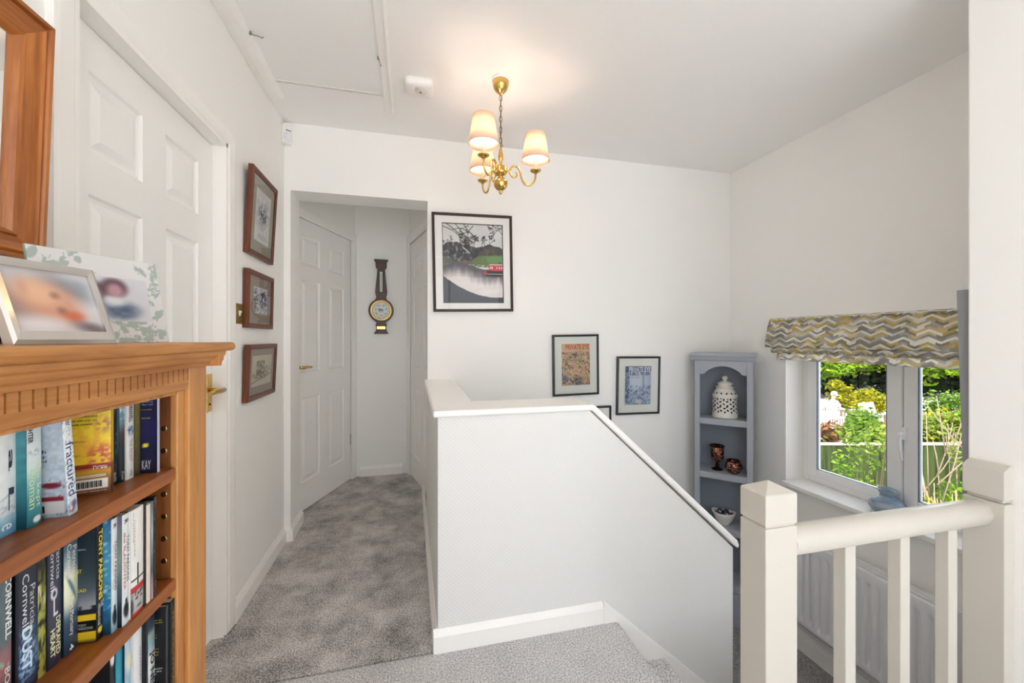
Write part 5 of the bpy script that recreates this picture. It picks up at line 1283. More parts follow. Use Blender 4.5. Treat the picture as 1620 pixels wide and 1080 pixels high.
# copper mosaic goblet and bowl
def mosaic(name):
    mm = bpy.data.materials.new(name); mm.use_nodes = True; nt = mm.node_tree; b_ = nt.nodes['Principled BSDF']
    tc = nt.nodes.new('ShaderNodeTexCoord'); v_ = nt.nodes.new('ShaderNodeTexVoronoi'); v_.inputs['Scale'].default_value = 110
    nt.links.new(tc.outputs['Object'], v_.inputs['Vector'])
    cr = nt.nodes.new('ShaderNodeValToRGB'); e = cr.color_ramp.elements
    e[0].position = 0.0; e[0].color = (*lin('#3a1d12'), 1); e[1].position = 1.0; e[1].color = (*lin('#c99a82'), 1)
    e2 = cr.color_ramp.elements.new(0.55); e2.color = (*lin('#7a4430'), 1)
    sp_ = nt.nodes.new('ShaderNodeSeparateColor'); nt.links.new(v_.outputs['Color'], sp_.inputs[0]); nt.links.new(sp_.outputs[0], cr.inputs['Fac'])
    nt.links.new(cr.outputs['Color'], b_.inputs['Base Color']); b_.inputs['Metallic'].default_value = 0.7; b_.inputs['Roughness'].default_value = 0.25
    bp_ = nt.nodes.new('ShaderNodeBump'); bp_.inputs['Strength'].default_value = 0.5; bp_.inputs['Distance'].default_value = 0.002
    nt.links.new(v_.outputs['Distance'], bp_.inputs['Height']); nt.links.new(bp_.outputs['Normal'], b_.inputs['Normal']); return mm
MOS = mosaic('copper_mosaic'); DKM = mat('dark_bronze', '#2c1c14', 0.35, 0.9)
gb = thing('goblet', 'copper mosaic goblet on a dark stem in the grey shelf unit', 'goblet', on_unit(0.137, 0.100, 0.2625), UA)
m = MB(); m.lathe([(0.012, 0.058), (0.030, 0.064), (0.041, 0.080), (0.044, 0.110), (0.046, 0.165), (0.043, 0.168), (0.040, 0.110), (0.03, 0.075), (0.0, 0.07)], seg=32); m.build('goblet_cup', MOS, gb)
m = MB(); m.lathe([(0.0, 0.0), (0.037, 0.0), (0.038, 0.006), (0.022, 0.012), (0.010, 0.022), (0.014, 0.034), (0.009, 0.044), (0.014, 0.058), (0.0, 0.062)], seg=28); m.build('goblet_stem', DKM, gb)
m = MB(); m.tube([(0.0485*math.cos(2*PI*k/36), 0.0485*math.sin(2*PI*k/36), 0.170) for k in range(36)], 0.0045, 8, closed=True); m.build('goblet_rim', DKM, gb)
tb = thing('tealight_bowl', 'round copper mosaic bowl beside the goblet in the grey shelf unit', 'bowl', on_unit(0.243, 0.066, 0.2625), UA)
m = MB(); m.lathe([(0, 0.0), (0.028, 0.0), (0.046, 0.018), (0.055, 0.042), (0.053, 0.062), (0.042, 0.084), (0.038, 0.086), (0.048, 0.060), (0.046, 0.035), (0.0, 0.012)], seg=32); m.build('bowl_body', MOS, tb)
m = MB(); m.tube([(0.040*math.cos(2*PI*k/36), 0.040*math.sin(2*PI*k/36), 0.088) for k in range(36)], 0.0045, 8, closed=True); m.build('bowl_rim', DKM, tb)
db = thing('dish', 'small oval white dish holding dark ornamental eggs in the grey shelf unit', 'dish', on_unit(0.180, 0.085, -0.1175), UA)
m = MB(); m.lathe([(0, 0.0), (0.034, 0.0), (0.036, 0.006), (0.055, 0.034), (0.074, 0.074), (0.080, 0.092), (0.077, 0.093), (0.068, 0.074), (0.046, 0.034), (0.0, 0.014)], seg=36)
m.v = [(x, y*0.72, z+0.006*math.cos(2*math.atan2(y, x))*(z > 0.05)) for x, y, z in m.v]
m.build('dish_body', CER, db)
def egg(label, x, y, z, r, m_, tilt):
    mb = MB(); mb.lathe([(r*math.sin(a)*(1-0.1*math.cos(a)), -1.25*r*math.cos(a)) for a in np.linspace(0.001, PI-0.001, 14)], seg=20)
    o = mb.build('ornamental_egg', m_, loc=on_unit(0.180+x, 0.085+y, -0.1175+z), rot=(R(80), tilt, UA)); return tag(o, label, 'ornament', 'ornamental eggs in the white dish')
EGD = mat('dark_pewter_egg', '#84848c', 0.18, 0.85, noise=(30, 0.2)); EGB = mat('brown_marbled_egg', '#5a3626', 0.3, noise=(40, 0.5))
egg('pewter egg on the left of the white dish', -0.024, 0.004, 0.083, 0.023, EGD, 0.5)
egg('pewter egg at the front right of the white dish', 0.022, -0.014, 0.080, 0.023, EGD, 1.2)
egg('pewter egg at the back of the white dish', 0.014, 0.026, 0.081, 0.020, EGD, 0.2)
egg('small brown marbled egg at the left rim of the white dish', -0.047, -0.012, 0.075, 0.014, EGB, 1.0)
egg('small brown marbled egg at the right rim of the white dish', 0.050, 0.006, 0.077, 0.014, EGB, 0.8)

# ================================================================== WINDOW DRESSING AND RADIATOR
PALA = [hexv(c) for c in ('#b3ae9f', '#8f8e8c', '#c2a862', '#a8a49a', '#cbb98a', '#8a8577')]
PALB = [hexv(c) for c in ('#e9e6de', '#dcd9d0', '#e3e0d6', '#c9c6bc')]
def chevron(yy, zz_):
    u_ = yy/0.100; tri = np.abs(u_-np.floor(u_+0.5))*2
    lv = (zz_ + tri*0.024)/0.0125; k = np.floor(lv).astype(int); cc = np.floor(u_*2 + 0.45*np.sin(k*2.1)).astype(int)
    h = ((k*73856093) ^ (cc*19349663) ^ ((k*cc)*83492791)) & 0x7fffffff
    A = np.array(PALA)[(h >> 4) % 6]; B = np.array(PALB)[(h >> 6) % 4]
    pale = ((k + ((h >> 9) % 5 == 0)) % 3 == 0)
    return np.where(pale[..., None], B, A)
bl = thing('roman_blind', 'roman blind with grey, gold and white zigzags pulled up over the window', 'blind', (2.40, 1.64, 1.075), 0)
def blind_fold(name, prof, y0, y1, zoff):
    m = MB(); xs = np.array([p[0] for p in prof]); zs = np.array([p[1] for p in prof])
    s_ = np.concatenate([[0], np.cumsum(np.hypot(np.diff(xs), np.diff(zs)))]); Lt = s_[-1]
    def pts(S, T):
        q = (1-T)*Lt; x = np.interp(q, s_, xs); z = np.interp(q, s_, zs)
        return np.stack([x-2.40, y0+(y1-y0)*(1-S)-1.64, z-1.075], -1)
    m.image((0, 0, 0), (0, 0, 0), (0, 0, 0), 420, max(8, int(Lt/0.0022)), lambda S, T: chevron(y0+(y1-y0)*(1-S), T*Lt+zoff), 0, pts)
    o = m.build(name, FABRIC, bl)
    return o
blind_fold('upper_fold', [(2.424, 1.347), (2.410, 1.338), (2.392, 1.28), (2.378, 1.21), (2.371, 1.165), (2.374, 1.150), (2.392, 1.148)], 0.985, 2.312, 0.0)
blind_fold('middle_fold', [(2.398, 1.165), (2.384, 1.135), (2.382, 1.120), (2.388, 1.113), (2.400, 1.113)], 0.985, 2.275, 0.4)
blind_fold('lower_fold', [(2.405, 1.130), (2.394, 1.090), (2.392, 1.073), (2.400, 1.068)], 0.985, 2.240, 0.7)
m = MB(); m.box(2.412-2.40, 2.429-2.40, 0.985-1.64, 2.305-1.64, 1.322-1.075, 1.342-1.075); m.build('head_rail', UPVC, bl)

rd = thing('radiator', 'white ribbed panel radiator on the stairwell wall below the window', 'radiator', (2.375, 1.67, LOW), 0)
Y0, Y1, RZ0, RZ1 = 1.275, 2.075, 0.235, 0.775
m = MB()
ny, nz = 161, 40; V = []; F = []
for i in range(ny):
    y = Y0+(Y1-Y0)*i/(ny-1)
    for j in range(nz):
        z = RZ0+(RZ1-RZ0)*j/(nz-1)
        fl = 0.5+0.5*math.cos(2*PI*(y-Y0)/0.0535); fl = min(1, max(0, (fl-0.35)/0.4)); fl = fl*fl*(3-2*fl)
        zt = min(1, max(0, (z-RZ0-0.035)/0.02))*min(1, max(0, (RZ1-0.060-z)/0.02)); ed = min(1, (y-Y0)/0.02)*min(1, (Y1-y)/0.02)
        x = 2.328 + 0.013*(1-fl)*zt*ed + (0.004 if (j in (0, nz-1) or i in (0, ny-1)) else 0)
        V.append((x-2.375, y-1.67, z))
F = [(i*nz+j, (i+1)*nz+j, (i+1)*nz+j+1, i*nz+j+1) for i in range(ny-1) for j in range(nz-1)]
RADP = mat('radiator_enamel', '#e9eaed', 0.3)
m.add(V, F, 0, True); so = m.build('front_panel', RADP, rd, recalc=False); sl = so.modifiers.new('thickness', 'SOLIDIFY'); sl.thickness = 0.008; sl.offset = -1
m = MB(); m.box(2.40-2.375, 2.412-2.375, Y0-1.67, Y1-1.67, RZ0+0.01, RZ1-0.005); m.build('rear_panel', RADP, rd, bevel=0.003)
m = MB()
for x in (2.336, 2.352, 2.368, 2.384): m.box(x-2.375, x+0.010-2.375, Y0-1.67, Y1-1.67, RZ1-0.002, RZ1+0.008)
m.box(2.334-2.375, 2.398-2.375, Y0-1.67, Y1-1.67, RZ1-0.010, RZ1-0.004)
m.build('top_grille', RADP, rd, bevel=0.002)
for y in (Y0-0.004, Y1):
    m = MB(); m.box(2.336-2.375, 2.405-2.375, y-1.67, y+0.004-1.67, RZ0+0.01, RZ1+0.008); m.build('end_panel', RADP, rd, bevel=0.002)
m = MB()
for y in (Y0+0.1, Y1-0.1): m.box(2.41-2.375, 2.424-2.375, y-0.015-1.67, y+0.015-1.67, RZ0+0.05, RZ1-0.05)
m.build('wall_bracket', RADP, rd)
m = MB(); m.tube([(0.01, Y0-0.02-1.67, RZ0+0.03), (0.01, Y0-0.03-1.67, RZ0-0.02), (0.012, Y0-0.03-1.67, 0.0)], 0.008, 10); m.tube([(0.0, Y0-1.67, RZ0+0.03), (0.0, Y0-0.04-1.67, RZ0+0.03)], 0.010, 10)
m.build('valve_pipe', RADP, rd)

vs = thing('vase', 'squat blue-grey glazed vase with a flared mouth on the window sill', 'vase', (2.50, 1.650, 0.2645), 0)
def glaze(name):
    mm = bpy.data.materials.new(name); mm.use_nodes = True; nt = mm.node_tree; b_ = nt.nodes['Principled BSDF']
    tc = nt.nodes.new('ShaderNodeTexCoord'); mp = nt.nodes.new('ShaderNodeMapping'); mp.inputs['Rotation'].default_value = (0.4, 0.2, 0); mp.inputs['Scale'].default_value = (12, 12, 40)
    n_ = nt.nodes.new('ShaderNodeTexNoise'); n_.inputs['Detail'].default_value = 4; n_.inputs['Scale'].default_value = 1.0
    nt.links.new(tc.outputs['Object'], mp.inputs[0]); nt.links.new(mp.outputs[0], n_.inputs['Vector'])
    cr = nt.nodes.new('ShaderNodeValToRGB'); e = cr.color_ramp.elements
    e[0].position = 0.3; e[0].color = (*lin('#6b829b'), 1); e[1].position = 0.7; e[1].color = (*lin('#b4b4b2'), 1)
    e3 = cr.color_ramp.elements.new(0.5); e3.color = (*lin('#8fa4b8'), 1)
    nt.links.new(n_.outputs['Fac'], cr.inputs['Fac']); nt.links.new(cr.outputs[0], b_.inputs['Base Color']); b_.inputs['Roughness'].default_value = 0.18; return mm
GL = glaze('blue_grey_glaze')
m = MB(); m.lathe([(0, 0), (0.045, 0), (0.066, 0.012), (0.080, 0.036), (0.079, 0.052), (0.062, 0.074), (0.040, 0.088), (0.032, 0.094), (0.0, 0.094)], seg=36); m.build('vase_body', GL, vs)
m = MB(); m.lathe([(0.034, 0.092), (0.031, 0.098), (0.034, 0.108), (0.044, 0.126), (0.046, 0.130), (0.042, 0.130), (0.030, 0.110), (0.026, 0.100), (0.0, 0.094)], seg=36)
m.v = [(x, y, z + 0.10*y*max(0, (z-0.1)/0.03)) for x, y, z in m.v]; m.build('vase_neck', GL, vs)

pn = thing('wall_panel', 'tall grey padded panel hung behind the wall end, seen edge on', 'panel', (2.08, 0.9535, 0.36), 0)
m = MB(); m.prism([(0.0, 0.0), (0.012, 0.0), (0.038, 1.015), (0.0, 1.015)], 'x', -0.262, 0.262); m.build('panel_board', mat('mid_grey_board', '#86888c', 0.6), pn, bevel=0.002)

# ================================================================== THE GARDEN BEYOND THE WINDOW
# garden axes: a runs along the fence, d away from the house (fence at d = 7.7)
def G(a, d, z=0.0): return (a*CY + d*SY, -a*SY + d*CY, z)
GA = -YAW
GZ, TZ = -2.60, -2.0
GRASS = mat('lawn', '#47602a', 1.0, noise=(3, 0.3)); PAVE = mat('pale_paving', '#8a8476', 0.9, noise=(4, 0.15))
m = MB(); m.add([G(0.6, 4.0, GZ), G(24, -3.0, GZ), G(24, 8.2, GZ), G(1.5, 8.2, GZ)], [(0, 1, 2, 3)])
o = m.build('patio_added', mat('sun_bounce_slabs', '#dcd7cc', 0.9, noise=(4, 0.08))); o['kind'] = 'structure'  # pale ground added out of sight to reflect sun in through the window
m = MB(); V = [G(-2, 8.2, TZ), G(34, 8.2, TZ), G(44, 32, TZ), G(-2, 32, TZ)]
m.add(V + [(x, y, GZ-0.3) for x, y, z in V], [(0, 1, 2, 3), (0, 4, 5, 1)])
o = m.build('terrace', PAVE); o['kind'] = 'structure'

FENCE = wood('green_stained_fence', '#141a0c', '#343e1e', 'z', 0.8, 0.4)
FENCE.node_tree.nodes['Principled BSDF'].inputs['Specular IOR Level'].default_value = 0.05
fe = thing('fence', 'green stained board fence with a pale top rail across the garden', 'fence', G(8.0, 7.7, GZ), GA)
m = MB(); rng = random.Random(2); x = -6.0
while x < 8.0:
    w_ = 0.115; m.prism([(x, 0.0), (x+w_, -0.030), (x+w_, -0.012), (x, 0.012)], 'z', 0.0, 1.80+rng.uniform(-.006, .004)); x += 0.102
m.build('fence_boards', FENCE, fe)
m = MB(); m.box(-6.0, 8.0, -0.035, 0.04, 1.80, 1.835); m.build('capping_rail', mat('pale_fence_cap', '#8e8870', 0.8, noise=(5, 0.1)), fe)
for k in range(8):
    m = MB(); m.box(-6+1.83*k, -5.9+1.83*k, 0.012, 0.11, 0, 1.8); m.build('fence_post', FENCE, fe)

def foliage(mb, n, centre, radii, size, seed, mi=0, shell=0.55, flat=0.0):
    """n pointed leaves scattered through a lumpy ellipsoid"""
    r = np.random.default_rng(seed)
    d = r.normal(size=(n, 3)); d /= np.linalg.norm(d, axis=1)[:, None]
    lump = 0.78 + 0.34*np.sin(d[:, 0]*5+seed)*np.sin(d[:, 1]*6+seed*2)*np.sin(d[:, 2]*5+1) + 0.10*r.normal(size=n)
    rad = (shell + (1-shell)*r.random(n)**0.5)*lump
    C = np.array(centre) + d*rad[:, None]*np.array(radii)
    u = r.normal(size=(n, 3)); u[:, 2] *= 0.6; u /= np.linalg.norm(u, axis=1)[:, None]
    w = np.cross(u, r.normal(size=(n, 3))); w /= np.linalg.norm(w, axis=1)[:, None]
    L_ = size*(0.6+0.8*r.random(n))[:, None]; Wd = L_*0.48
    nrm = np.cross(u, w)
    P = np.stack([C-u*L_*0.5, C+w*Wd*0.5+nrm*L_*0.08, C+u*L_*0.5, C-w*Wd*0.5+nrm*L_*0.08], 1).reshape(-1, 3)
    o = len(mb.v); mb.v.extend(map(tuple, P.tolist()))
    for i in range(n):
        mb.f.append((o+4*i, o+4*i+1, o+4*i+2, o+4*i+3)); mb.m.append(mi); mb.s.append(False)
BARK = mat('brown_bark', '#443626', 0.9, noise=(12, 0.3)); DRY = mat('dry_tan_stem', '#8f7048', 0.8, noise=(20, 0.25)); TWIG = mat('grey_brown_twig', '#7a6852', 0.8, noise=(20, 0.2))
LF_TREE = leaf_mat('tree_leaf', '#2c560e', '#93b01e'); LF_DARK = leaf_mat('dark_and_shade_leaf', '#081406', '#162a0a'); LF_YEL = leaf_mat('golden_leaf', '#5a640c', '#a89c1a')
LF_GRN = leaf_mat('shrub_leaf', '#24480e', '#6f8a22'); LF_RED = leaf_mat('red_shrub_leaf', '#5a2818', '#8a6038'); LF_PALE = leaf_mat('pale_leaf', '#4a661e', '#8a9440'); LF_WHITE = leaf_mat('white_blossom', '#94938c', '#a8a8a6')
LF_ORG = leaf_mat('orange_leaf', '#6a3410', '#94601c')
def plant(name, label, cat, a, d, z0, clumps, stems, group=None, stemmat=BARK):
    """clumps: (da, dd, z, ra, rd, rz, n, size, material); stems: list of (da, dd, z0, da2, dd2, z1, r)"""
    t = thing(name, label, cat, G(a, d, z0), GA, group)
    mats = []; m = MB()
    for i, (da, dd, z, ra, rd_, rz, n, size, mm) in enumerate(clumps):
        if mm not in mats: mats.append(mm)
        foliage(m, n, (da, dd, z), (ra, rd_, rz), size, i*7+int(abs(a*13))+3, mats.index(mm))
    m.build('foliage', mats, t, recalc=False)
    s = MB()
    for (x0, y0, za, x1, y1, zb, r_) in stems:
        mx, my, mz = (x0+x1)/2+0.06*(x1-x0+0.1), (y0+y1)/2, (za+zb)/2
        s.tube([(x0, y0, za), (mx, my, mz), (x1, y1, zb)], [r_, r_*0.8, r_*0.45], 6)
    if stems: s.build('stems', stemmat, t)
    return t
# broad trees at the end of the garden
for k, (a, d, h, r, lab) in enumerate((
        (15.6, 22.0, 6.6, 2.4, 'leafy bright green tree at the left end of the garden'),
        (18.6, 23.5, 7.2, 2.6, 'leafy bright green tree in the middle of the garden end'),
        (22.2, 22.5, 7.0, 2.6, 'leafy tree at the end of the garden seen in the right pane'),
        (26.5, 23.5, 7.0, 2.7, 'leafy tree at the far right end of the garden'),
        (12.6, 23.5, 7.0, 2.6, 'leafy tree at the far left end of the garden'))):
    plant('tree', lab, 'tree', a, d, TZ, [(0, 0, h*0.47, r, 1.6, h*0.40, 5200, 0.34, LF_TREE), (0, -0.6, h*0.27, r*0.98, 1.0, h*0.13, 1500, 0.30, LF_TREE), (0, 1.0, h*0.42, r*1.05, 1.2, h*0.46, 2200, 0.42, LF_DARK), (0, 0.2, 0.6, r*0.95, 1.0, 0.7, 900, 0.30, LF_DARK)],  # dark leaves low down stand in for the shade around the trunk
          [(0, 0.3, 0, 0.1, 0.3, h*0.8, 0.16), (0, 0.3, h*0.3, -r*0.5, 0, h*0.7, 0.07), (0, 0.3, h*0.35, r*0.5, 0, h*0.75, 0.07)], 'trees at the end of the garden')
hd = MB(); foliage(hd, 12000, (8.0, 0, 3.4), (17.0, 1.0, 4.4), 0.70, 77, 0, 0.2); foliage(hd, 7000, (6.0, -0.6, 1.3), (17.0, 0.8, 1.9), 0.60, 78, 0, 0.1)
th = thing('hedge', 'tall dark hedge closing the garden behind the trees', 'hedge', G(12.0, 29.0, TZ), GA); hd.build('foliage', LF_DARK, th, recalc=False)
# shrubs on the terrace
plant('shrub', 'golden yellow shrub behind the garden seats', 'shrub', 12.95, 16.0, TZ, [(0, 0, 0.75, 0.55, 0.5, 0.75, 1100, 0.16, LF_YEL), (-0.25, 0, 1.35, 0.35, 0.3, 0.3, 200, 0.18, LF_YEL)], [(0, 0, 0, 0, 0, 1.0, 0.04)], 'shrubs on the terrace')
plant('shrub', 'low golden green shrub below the dark trees', 'shrub', 14.5, 16.8, TZ, [(0, 0, 0.55, 1.1, 0.6, 0.62, 1500, 0.17, LF_YEL)], [(0, 0, 0, 0, 0, 0.6, 0.04)], 'shrubs on the terrace')
plant('shrub', 'pale green shrub with white blossom in front of the seats', 'shrub', 9.25, 10.85, TZ, [(0, 0, 0.85, 0.42, 0.35, 0.62, 700, 0.13, LF_PALE), (0.05, -0.1, 1.05, 0.34, 0.3, 0.34, 200, 0.14, LF_WHITE)], [(0, 0, 0, 0, 0, 0.9, 0.03)], 'shrubs on the terrace')
plant('shrub', 'small bright green shrub left of the seated person', 'shrub', 11.3, 16.4, TZ, [(0, 0, 0.72, 0.75, 0.5, 0.72, 900, 0.14, LF_GRN)], [(0, 0, 0, 0, 0, 0.8, 0.03)], 'shrubs on the terrace')
plant('shrub', 'dense green shrub above the fence in the right pane', 'shrub', 15.6, 14.4, TZ, [(0, 0, 0.6, 1.3, 0.7, 0.85, 1800, 0.16, LF_GRN)], [(0, 0, 0, 0, 0, 0.8, 0.04)], 'shrubs on the terrace')
# planting just behind the fence
plant('shrub', 'red and green leaved shrub behind the fence at the left of the pane', 'shrub', 6.55, 8.55, TZ, [(0, 0, 1.05, 0.62, 0.3, 0.50, 1000, 0.11, LF_RED), (0, 0, 0.95, 0.66, 0.3, 0.46, 800, 0.11, LF_GRN), (0.1, -0.1, 0.9, 0.5, 0.2, 0.4, 120, 0.10, LF_WHITE)], [(0, 0, 0, 0, 0, 1.0, 0.03)], 'shrubs behind the fence')
plant('shrub', 'green leafy shrub behind the middle of the fence', 'shrub', 7.45, 8.6, TZ, [(0, 0, 1.15, 0.5, 0.3, 0.62, 1200, 0.11, LF_GRN), (0.05, -0.1, 1.3, 0.3, 0.2, 0.3, 160, 0.10, LF_PALE)], [(0, 0, 0, 0, 0, 1.2, 0.03)], 'shrubs behind the fence')
plant('shrub', 'orange leaved shrub behind the fence beside the window mullion', 'shrub', 8.05, 8.5, TZ, [(0, 0, 1.0, 0.42, 0.3, 0.42, 700, 0.11, LF_ORG), (0, 0, 0.9, 0.45, 0.3, 0.42, 400, 0.11, LF_GRN)], [(0, 0, 0, 0, 0, 1.0, 0.03)], 'shrubs behind the fence')
plant('shrub', 'yellow green shrub behind the fence in the right pane', 'shrub', 9.2, 8.7, TZ, [(0, 0, 1.1, 0.85, 0.35, 0.62, 1900, 0.11, LF_PALE), (0, 0.1, 1.15, 0.8, 0.3, 0.60, 700, 0.11, LF_YEL)], [(0, 0, 0, 0, 0, 1.2, 0.03)], 'shrubs behind the fence')
# tall thin plants between the house and the fence
rng = random.Random(11)
def stalks(n, w, h, r, lean=0.25): return [(rng.uniform(-w, w)*0.3, rng.uniform(-.1, .1), 0, rng.uniform(-w, w)+lean*rng.uniform(-w, w), rng.uniform(-.2, .2), h*rng.uniform(.7, 1.02), r) for _ in range(n)]
cl = [(rng.uniform(-.30, .30), rng.uniform(-.12, .12), rng.uniform(1.15, 2.75), .20, .16, .22, 75, 0.075, rng.choice((LF_GRN, LF_GRN, LF_PALE))) for _ in range(15)]
plant('climbing_shrub', 'tall loose green shrub in front of the fence in the left pane', 'shrub', 4.72, 5.5, GZ, cl, stalks(9, 0.28, 2.75, 0.010), None, BARK)
cl = [(rng.uniform(-.42, .42), rng.uniform(-.12, .12), rng.uniform(1.5, 2.15), .17, .14, .18, 60, 0.07, rng.choice((LF_GRN, LF_PALE, LF_YEL))) for _ in range(13)] + \
     [(rng.uniform(-.4, .4), 0, rng.uniform(2.3, 2.8), .18, .14, .16, 40, 0.06, LF_PALE) for _ in range(5)]
tw = [(rng.uniform(-.4, .4), rng.uniform(-.1, .1), rng.uniform(1.9, 2.6), rng.uniform(-.55, .55), rng.uniform(-.2, .2), rng.uniform(2.6, 3.25), 0.007) for _ in range(22)]
plant('tall_shrub', 'straggling shrub with bare tan twigs outside the right pane', 'shrub', 4.85, 4.5, GZ, cl, stalks(12, 0.45, 2.8, 0.009) + tw, None, TWIG)
t = thing('ornamental_grass', 'clump of dry tan grass stems at the foot of the right pane', 'grass', G(4.45, 4.1, GZ), GA)
m = MB()
for k in range(60):
    x0, x1 = rng.uniform(-.08, .08), rng.uniform(-.24, .30)
    m.tube([(x0, rng.uniform(-.06, .06), 0), (x0*0.5+x1*0.4, 0, 1.3), (x1, rng.uniform(-.15, .15), rng.uniform(1.9, 2.25))], [0.008, 0.007, 0.004], 5)
m.build('grass_stems', DRY, t)

# garden furniture on the terrace
WHITE_W = mat('white_painted_wood', '#b4b0a8', 0.8); TEAK = mat('weathered_teak', '#6a5844', 0.8, noise=(8, 0.2))
gt = thing('garden_table', 'long white garden table in front of the seated person', 'table', G(10.6, 13.3, TZ), GA)
m = MB(); m.box(-0.85, 0.85, -0.42, 0.42, 0.72, 0.77); m.build('table_top', WHITE_W, gt)
for x in (-0.75, 0.75):
    for y in (-0.34, 0.34):
        m = MB(); m.box(x-0.04, x+0.04, y-0.04, y+0.04, 0, 0.72); m.build('leg', WHITE_W, gt)
gbn = thing('garden_bench', 'white slatted garden bench seen from behind', 'bench', G(9.85, 12.2, TZ), GA)
m = MB(); m.box(-0.62, 0.62, -0.02, 0.02, 0.80, 0.87); m.box(-0.62, 0.62, -0.02, 0.02, 0.42, 0.47)
for k in range(17): m.box(-0.60+0.075*k-0.018, -0.60+0.075*k+0.018, -0.01, 0.01, 0.45, 0.82)
m.build('slatted_back', WHITE_W, gbn)
m = MB(); m.box(-0.62, 0.62, 0.0, 0.48, 0.38, 0.43); m.build('seat', WHITE_W, gbn)
for x in (-0.6, 0.6):
    for y in (0.0, 0.45):
        m = MB(); m.box(x-0.03, x+0.03, y-0.03, y+0.03, 0, 0.86 if y == 0 else 0.62); m.build('leg', WHITE_W, gbn)
    m = MB(); m.box(x-0.03, x+0.03, 0, 0.48, 0.60, 0.645); m.build('armrest', WHITE_W, gbn)
def chair(label, a, d, rz, mt, group='garden chairs around the table'):
    c = thing('garden_chair', label, 'chair', G(a, d, TZ), GA+rz, group)
    m = MB(); m.box(-0.26, 0.26, -0.24, 0.24, 0.42, 0.46); m.build('seat', mt, c)
    m = MB()
    m.box(-0.28, 0.28, 0.24, 0.28, 0.90, 0.98); m.box(-0.28, 0.28, 0.24, 0.28, 0.55, 0.60)
    for k in range(7): m.box(-0.24+0.08*k-0.02, -0.24+0.08*k+0.02, 0.25, 0.27, 0.58, 0.92)
    m.build('backrest', mt, c)
    for x in (-0.25, 0.25):
        for y, h in ((-0.22, 0.64), (0.26, 0.95)):
            m = MB(); m.box(x-0.025, x+0.025, y-0.025, y+0.025, 0, h); m.build('leg', mt, c)
        m = MB(); m.box(x-0.03, x+0.03, -0.24, 0.26, 0.64, 0.67); m.build('armrest', mt, c)
    return c
chair('dark slatted wooden garden chair at the end of the white bench', 10.62, 12.95, R(165), TEAK)
chair('slatted wooden garden chair right of the blossom shrub', 11.1, 12.2, R(190), TEAK)
chair('white garden chair under the seated person', 11.15, 14.15, R(0), WHITE_W)
cr_ = thing('reclining_seat', 'white cushioned recliner behind the slatted wooden chair', 'chair', G(12.05, 13.4, TZ), GA+R(20))
m = MB(); m.prism([(-0.3, 0.40), (0.25, 0.40), (0.42, 1.02), (0.34, 1.06), (0.18, 0.50), (-0.3, 0.48)], 'x', -0.36, 0.36); m.build('cushion', mat('white_cushion', '#d0cdc6', 0.9), cr_, bevel=0.03, seg=3)
for x in (-0.32, 0.32):
    for y in (-0.25, 0.22):
        m = MB(); m.box(x-0.02, x+0.02, y-0.02, y+0.02, 0, 0.42); m.build('leg', TEAK, cr_)
lt = thing('side_table', 'pale garden table carrying a dark cover beside the mullion', 'table', G(10.45, 11.3, TZ), GA+R(-8))
m = MB(); m.box(-0.42, 0.42, -0.3, 0.3, 0.55, 0.60); m.build('table_top', WHITE_W, lt)
for x in (-0.36, 0.36):
    for y in (-0.25, 0.25):
        m = MB(); m.box(x-0.025, x+0.025, y-0.025, y+0.025, 0, 0.55); m.build('leg', WHITE_W, lt)
m = MB(); n1, n2 = 25, 17
V = []
for i in range(n1):
    for j in range(n2):
        x, y = -0.40+0.80*i/(n1-1), -0.26+0.52*j/(n2-1)
        z = 0.604 + 0.22*max(0, math.sin(PI*i/(n1-1)))**0.6*max(0, math.sin(PI*j/(n2-1)))**0.6*(0.75+0.3*math.sin(i*0.9)*math.cos(j*0.7))
        V.append((x, y, z))
m.add(V, [(i*n2+j, (i+1)*n2+j, (i+1)*n2+j+1, i*n2+j+1) for i in range(n1-1) for j in range(n2-1)], 0, True)
o = m.build('cover', mat('dark_grey_cover', '#3a3f4a', 0.7), recalc=False, loc=G(10.45, 11.3, TZ), rot=(0, 0, GA+R(-8)))
tag(o, 'rumpled dark grey cover heaped on the pale garden table', 'cover')

# the person at the table ----------------------------------------------------------
def skin_body(name, nodes, edges, m, parent, sub=2, loc=None, rot=None, root=0):
    me = bpy.data.meshes.new(name); me.from_pydata([n[:3] for n in nodes], edges, []); me.update()
    o = bpy.data.objects.new(name, me); COL.objects.link(o); o.parent = parent
    me.materials.append(m)
    sk = o.modifiers.new('skin', 'SKIN'); sk.use_smooth_shade = True
    for i, n in enumerate(nodes):
        me.skin_vertices[0].data[i].radius = (n[3], n[4] if len(n) > 4 else n[3])
    me.skin_vertices[0].data[root].use_root = True
    sd = o.modifiers.new('subdivision', 'SUBSURF'); sd.levels = sub; sd.render_levels = sub
    return o
pe = thing('person', 'person in a white shirt, pale cap and sunglasses seated at the garden table', 'person', G(11.15, 14.10, TZ), GA+R(10))
SKIN = mat('skin', '#d9a78c', 0.55)
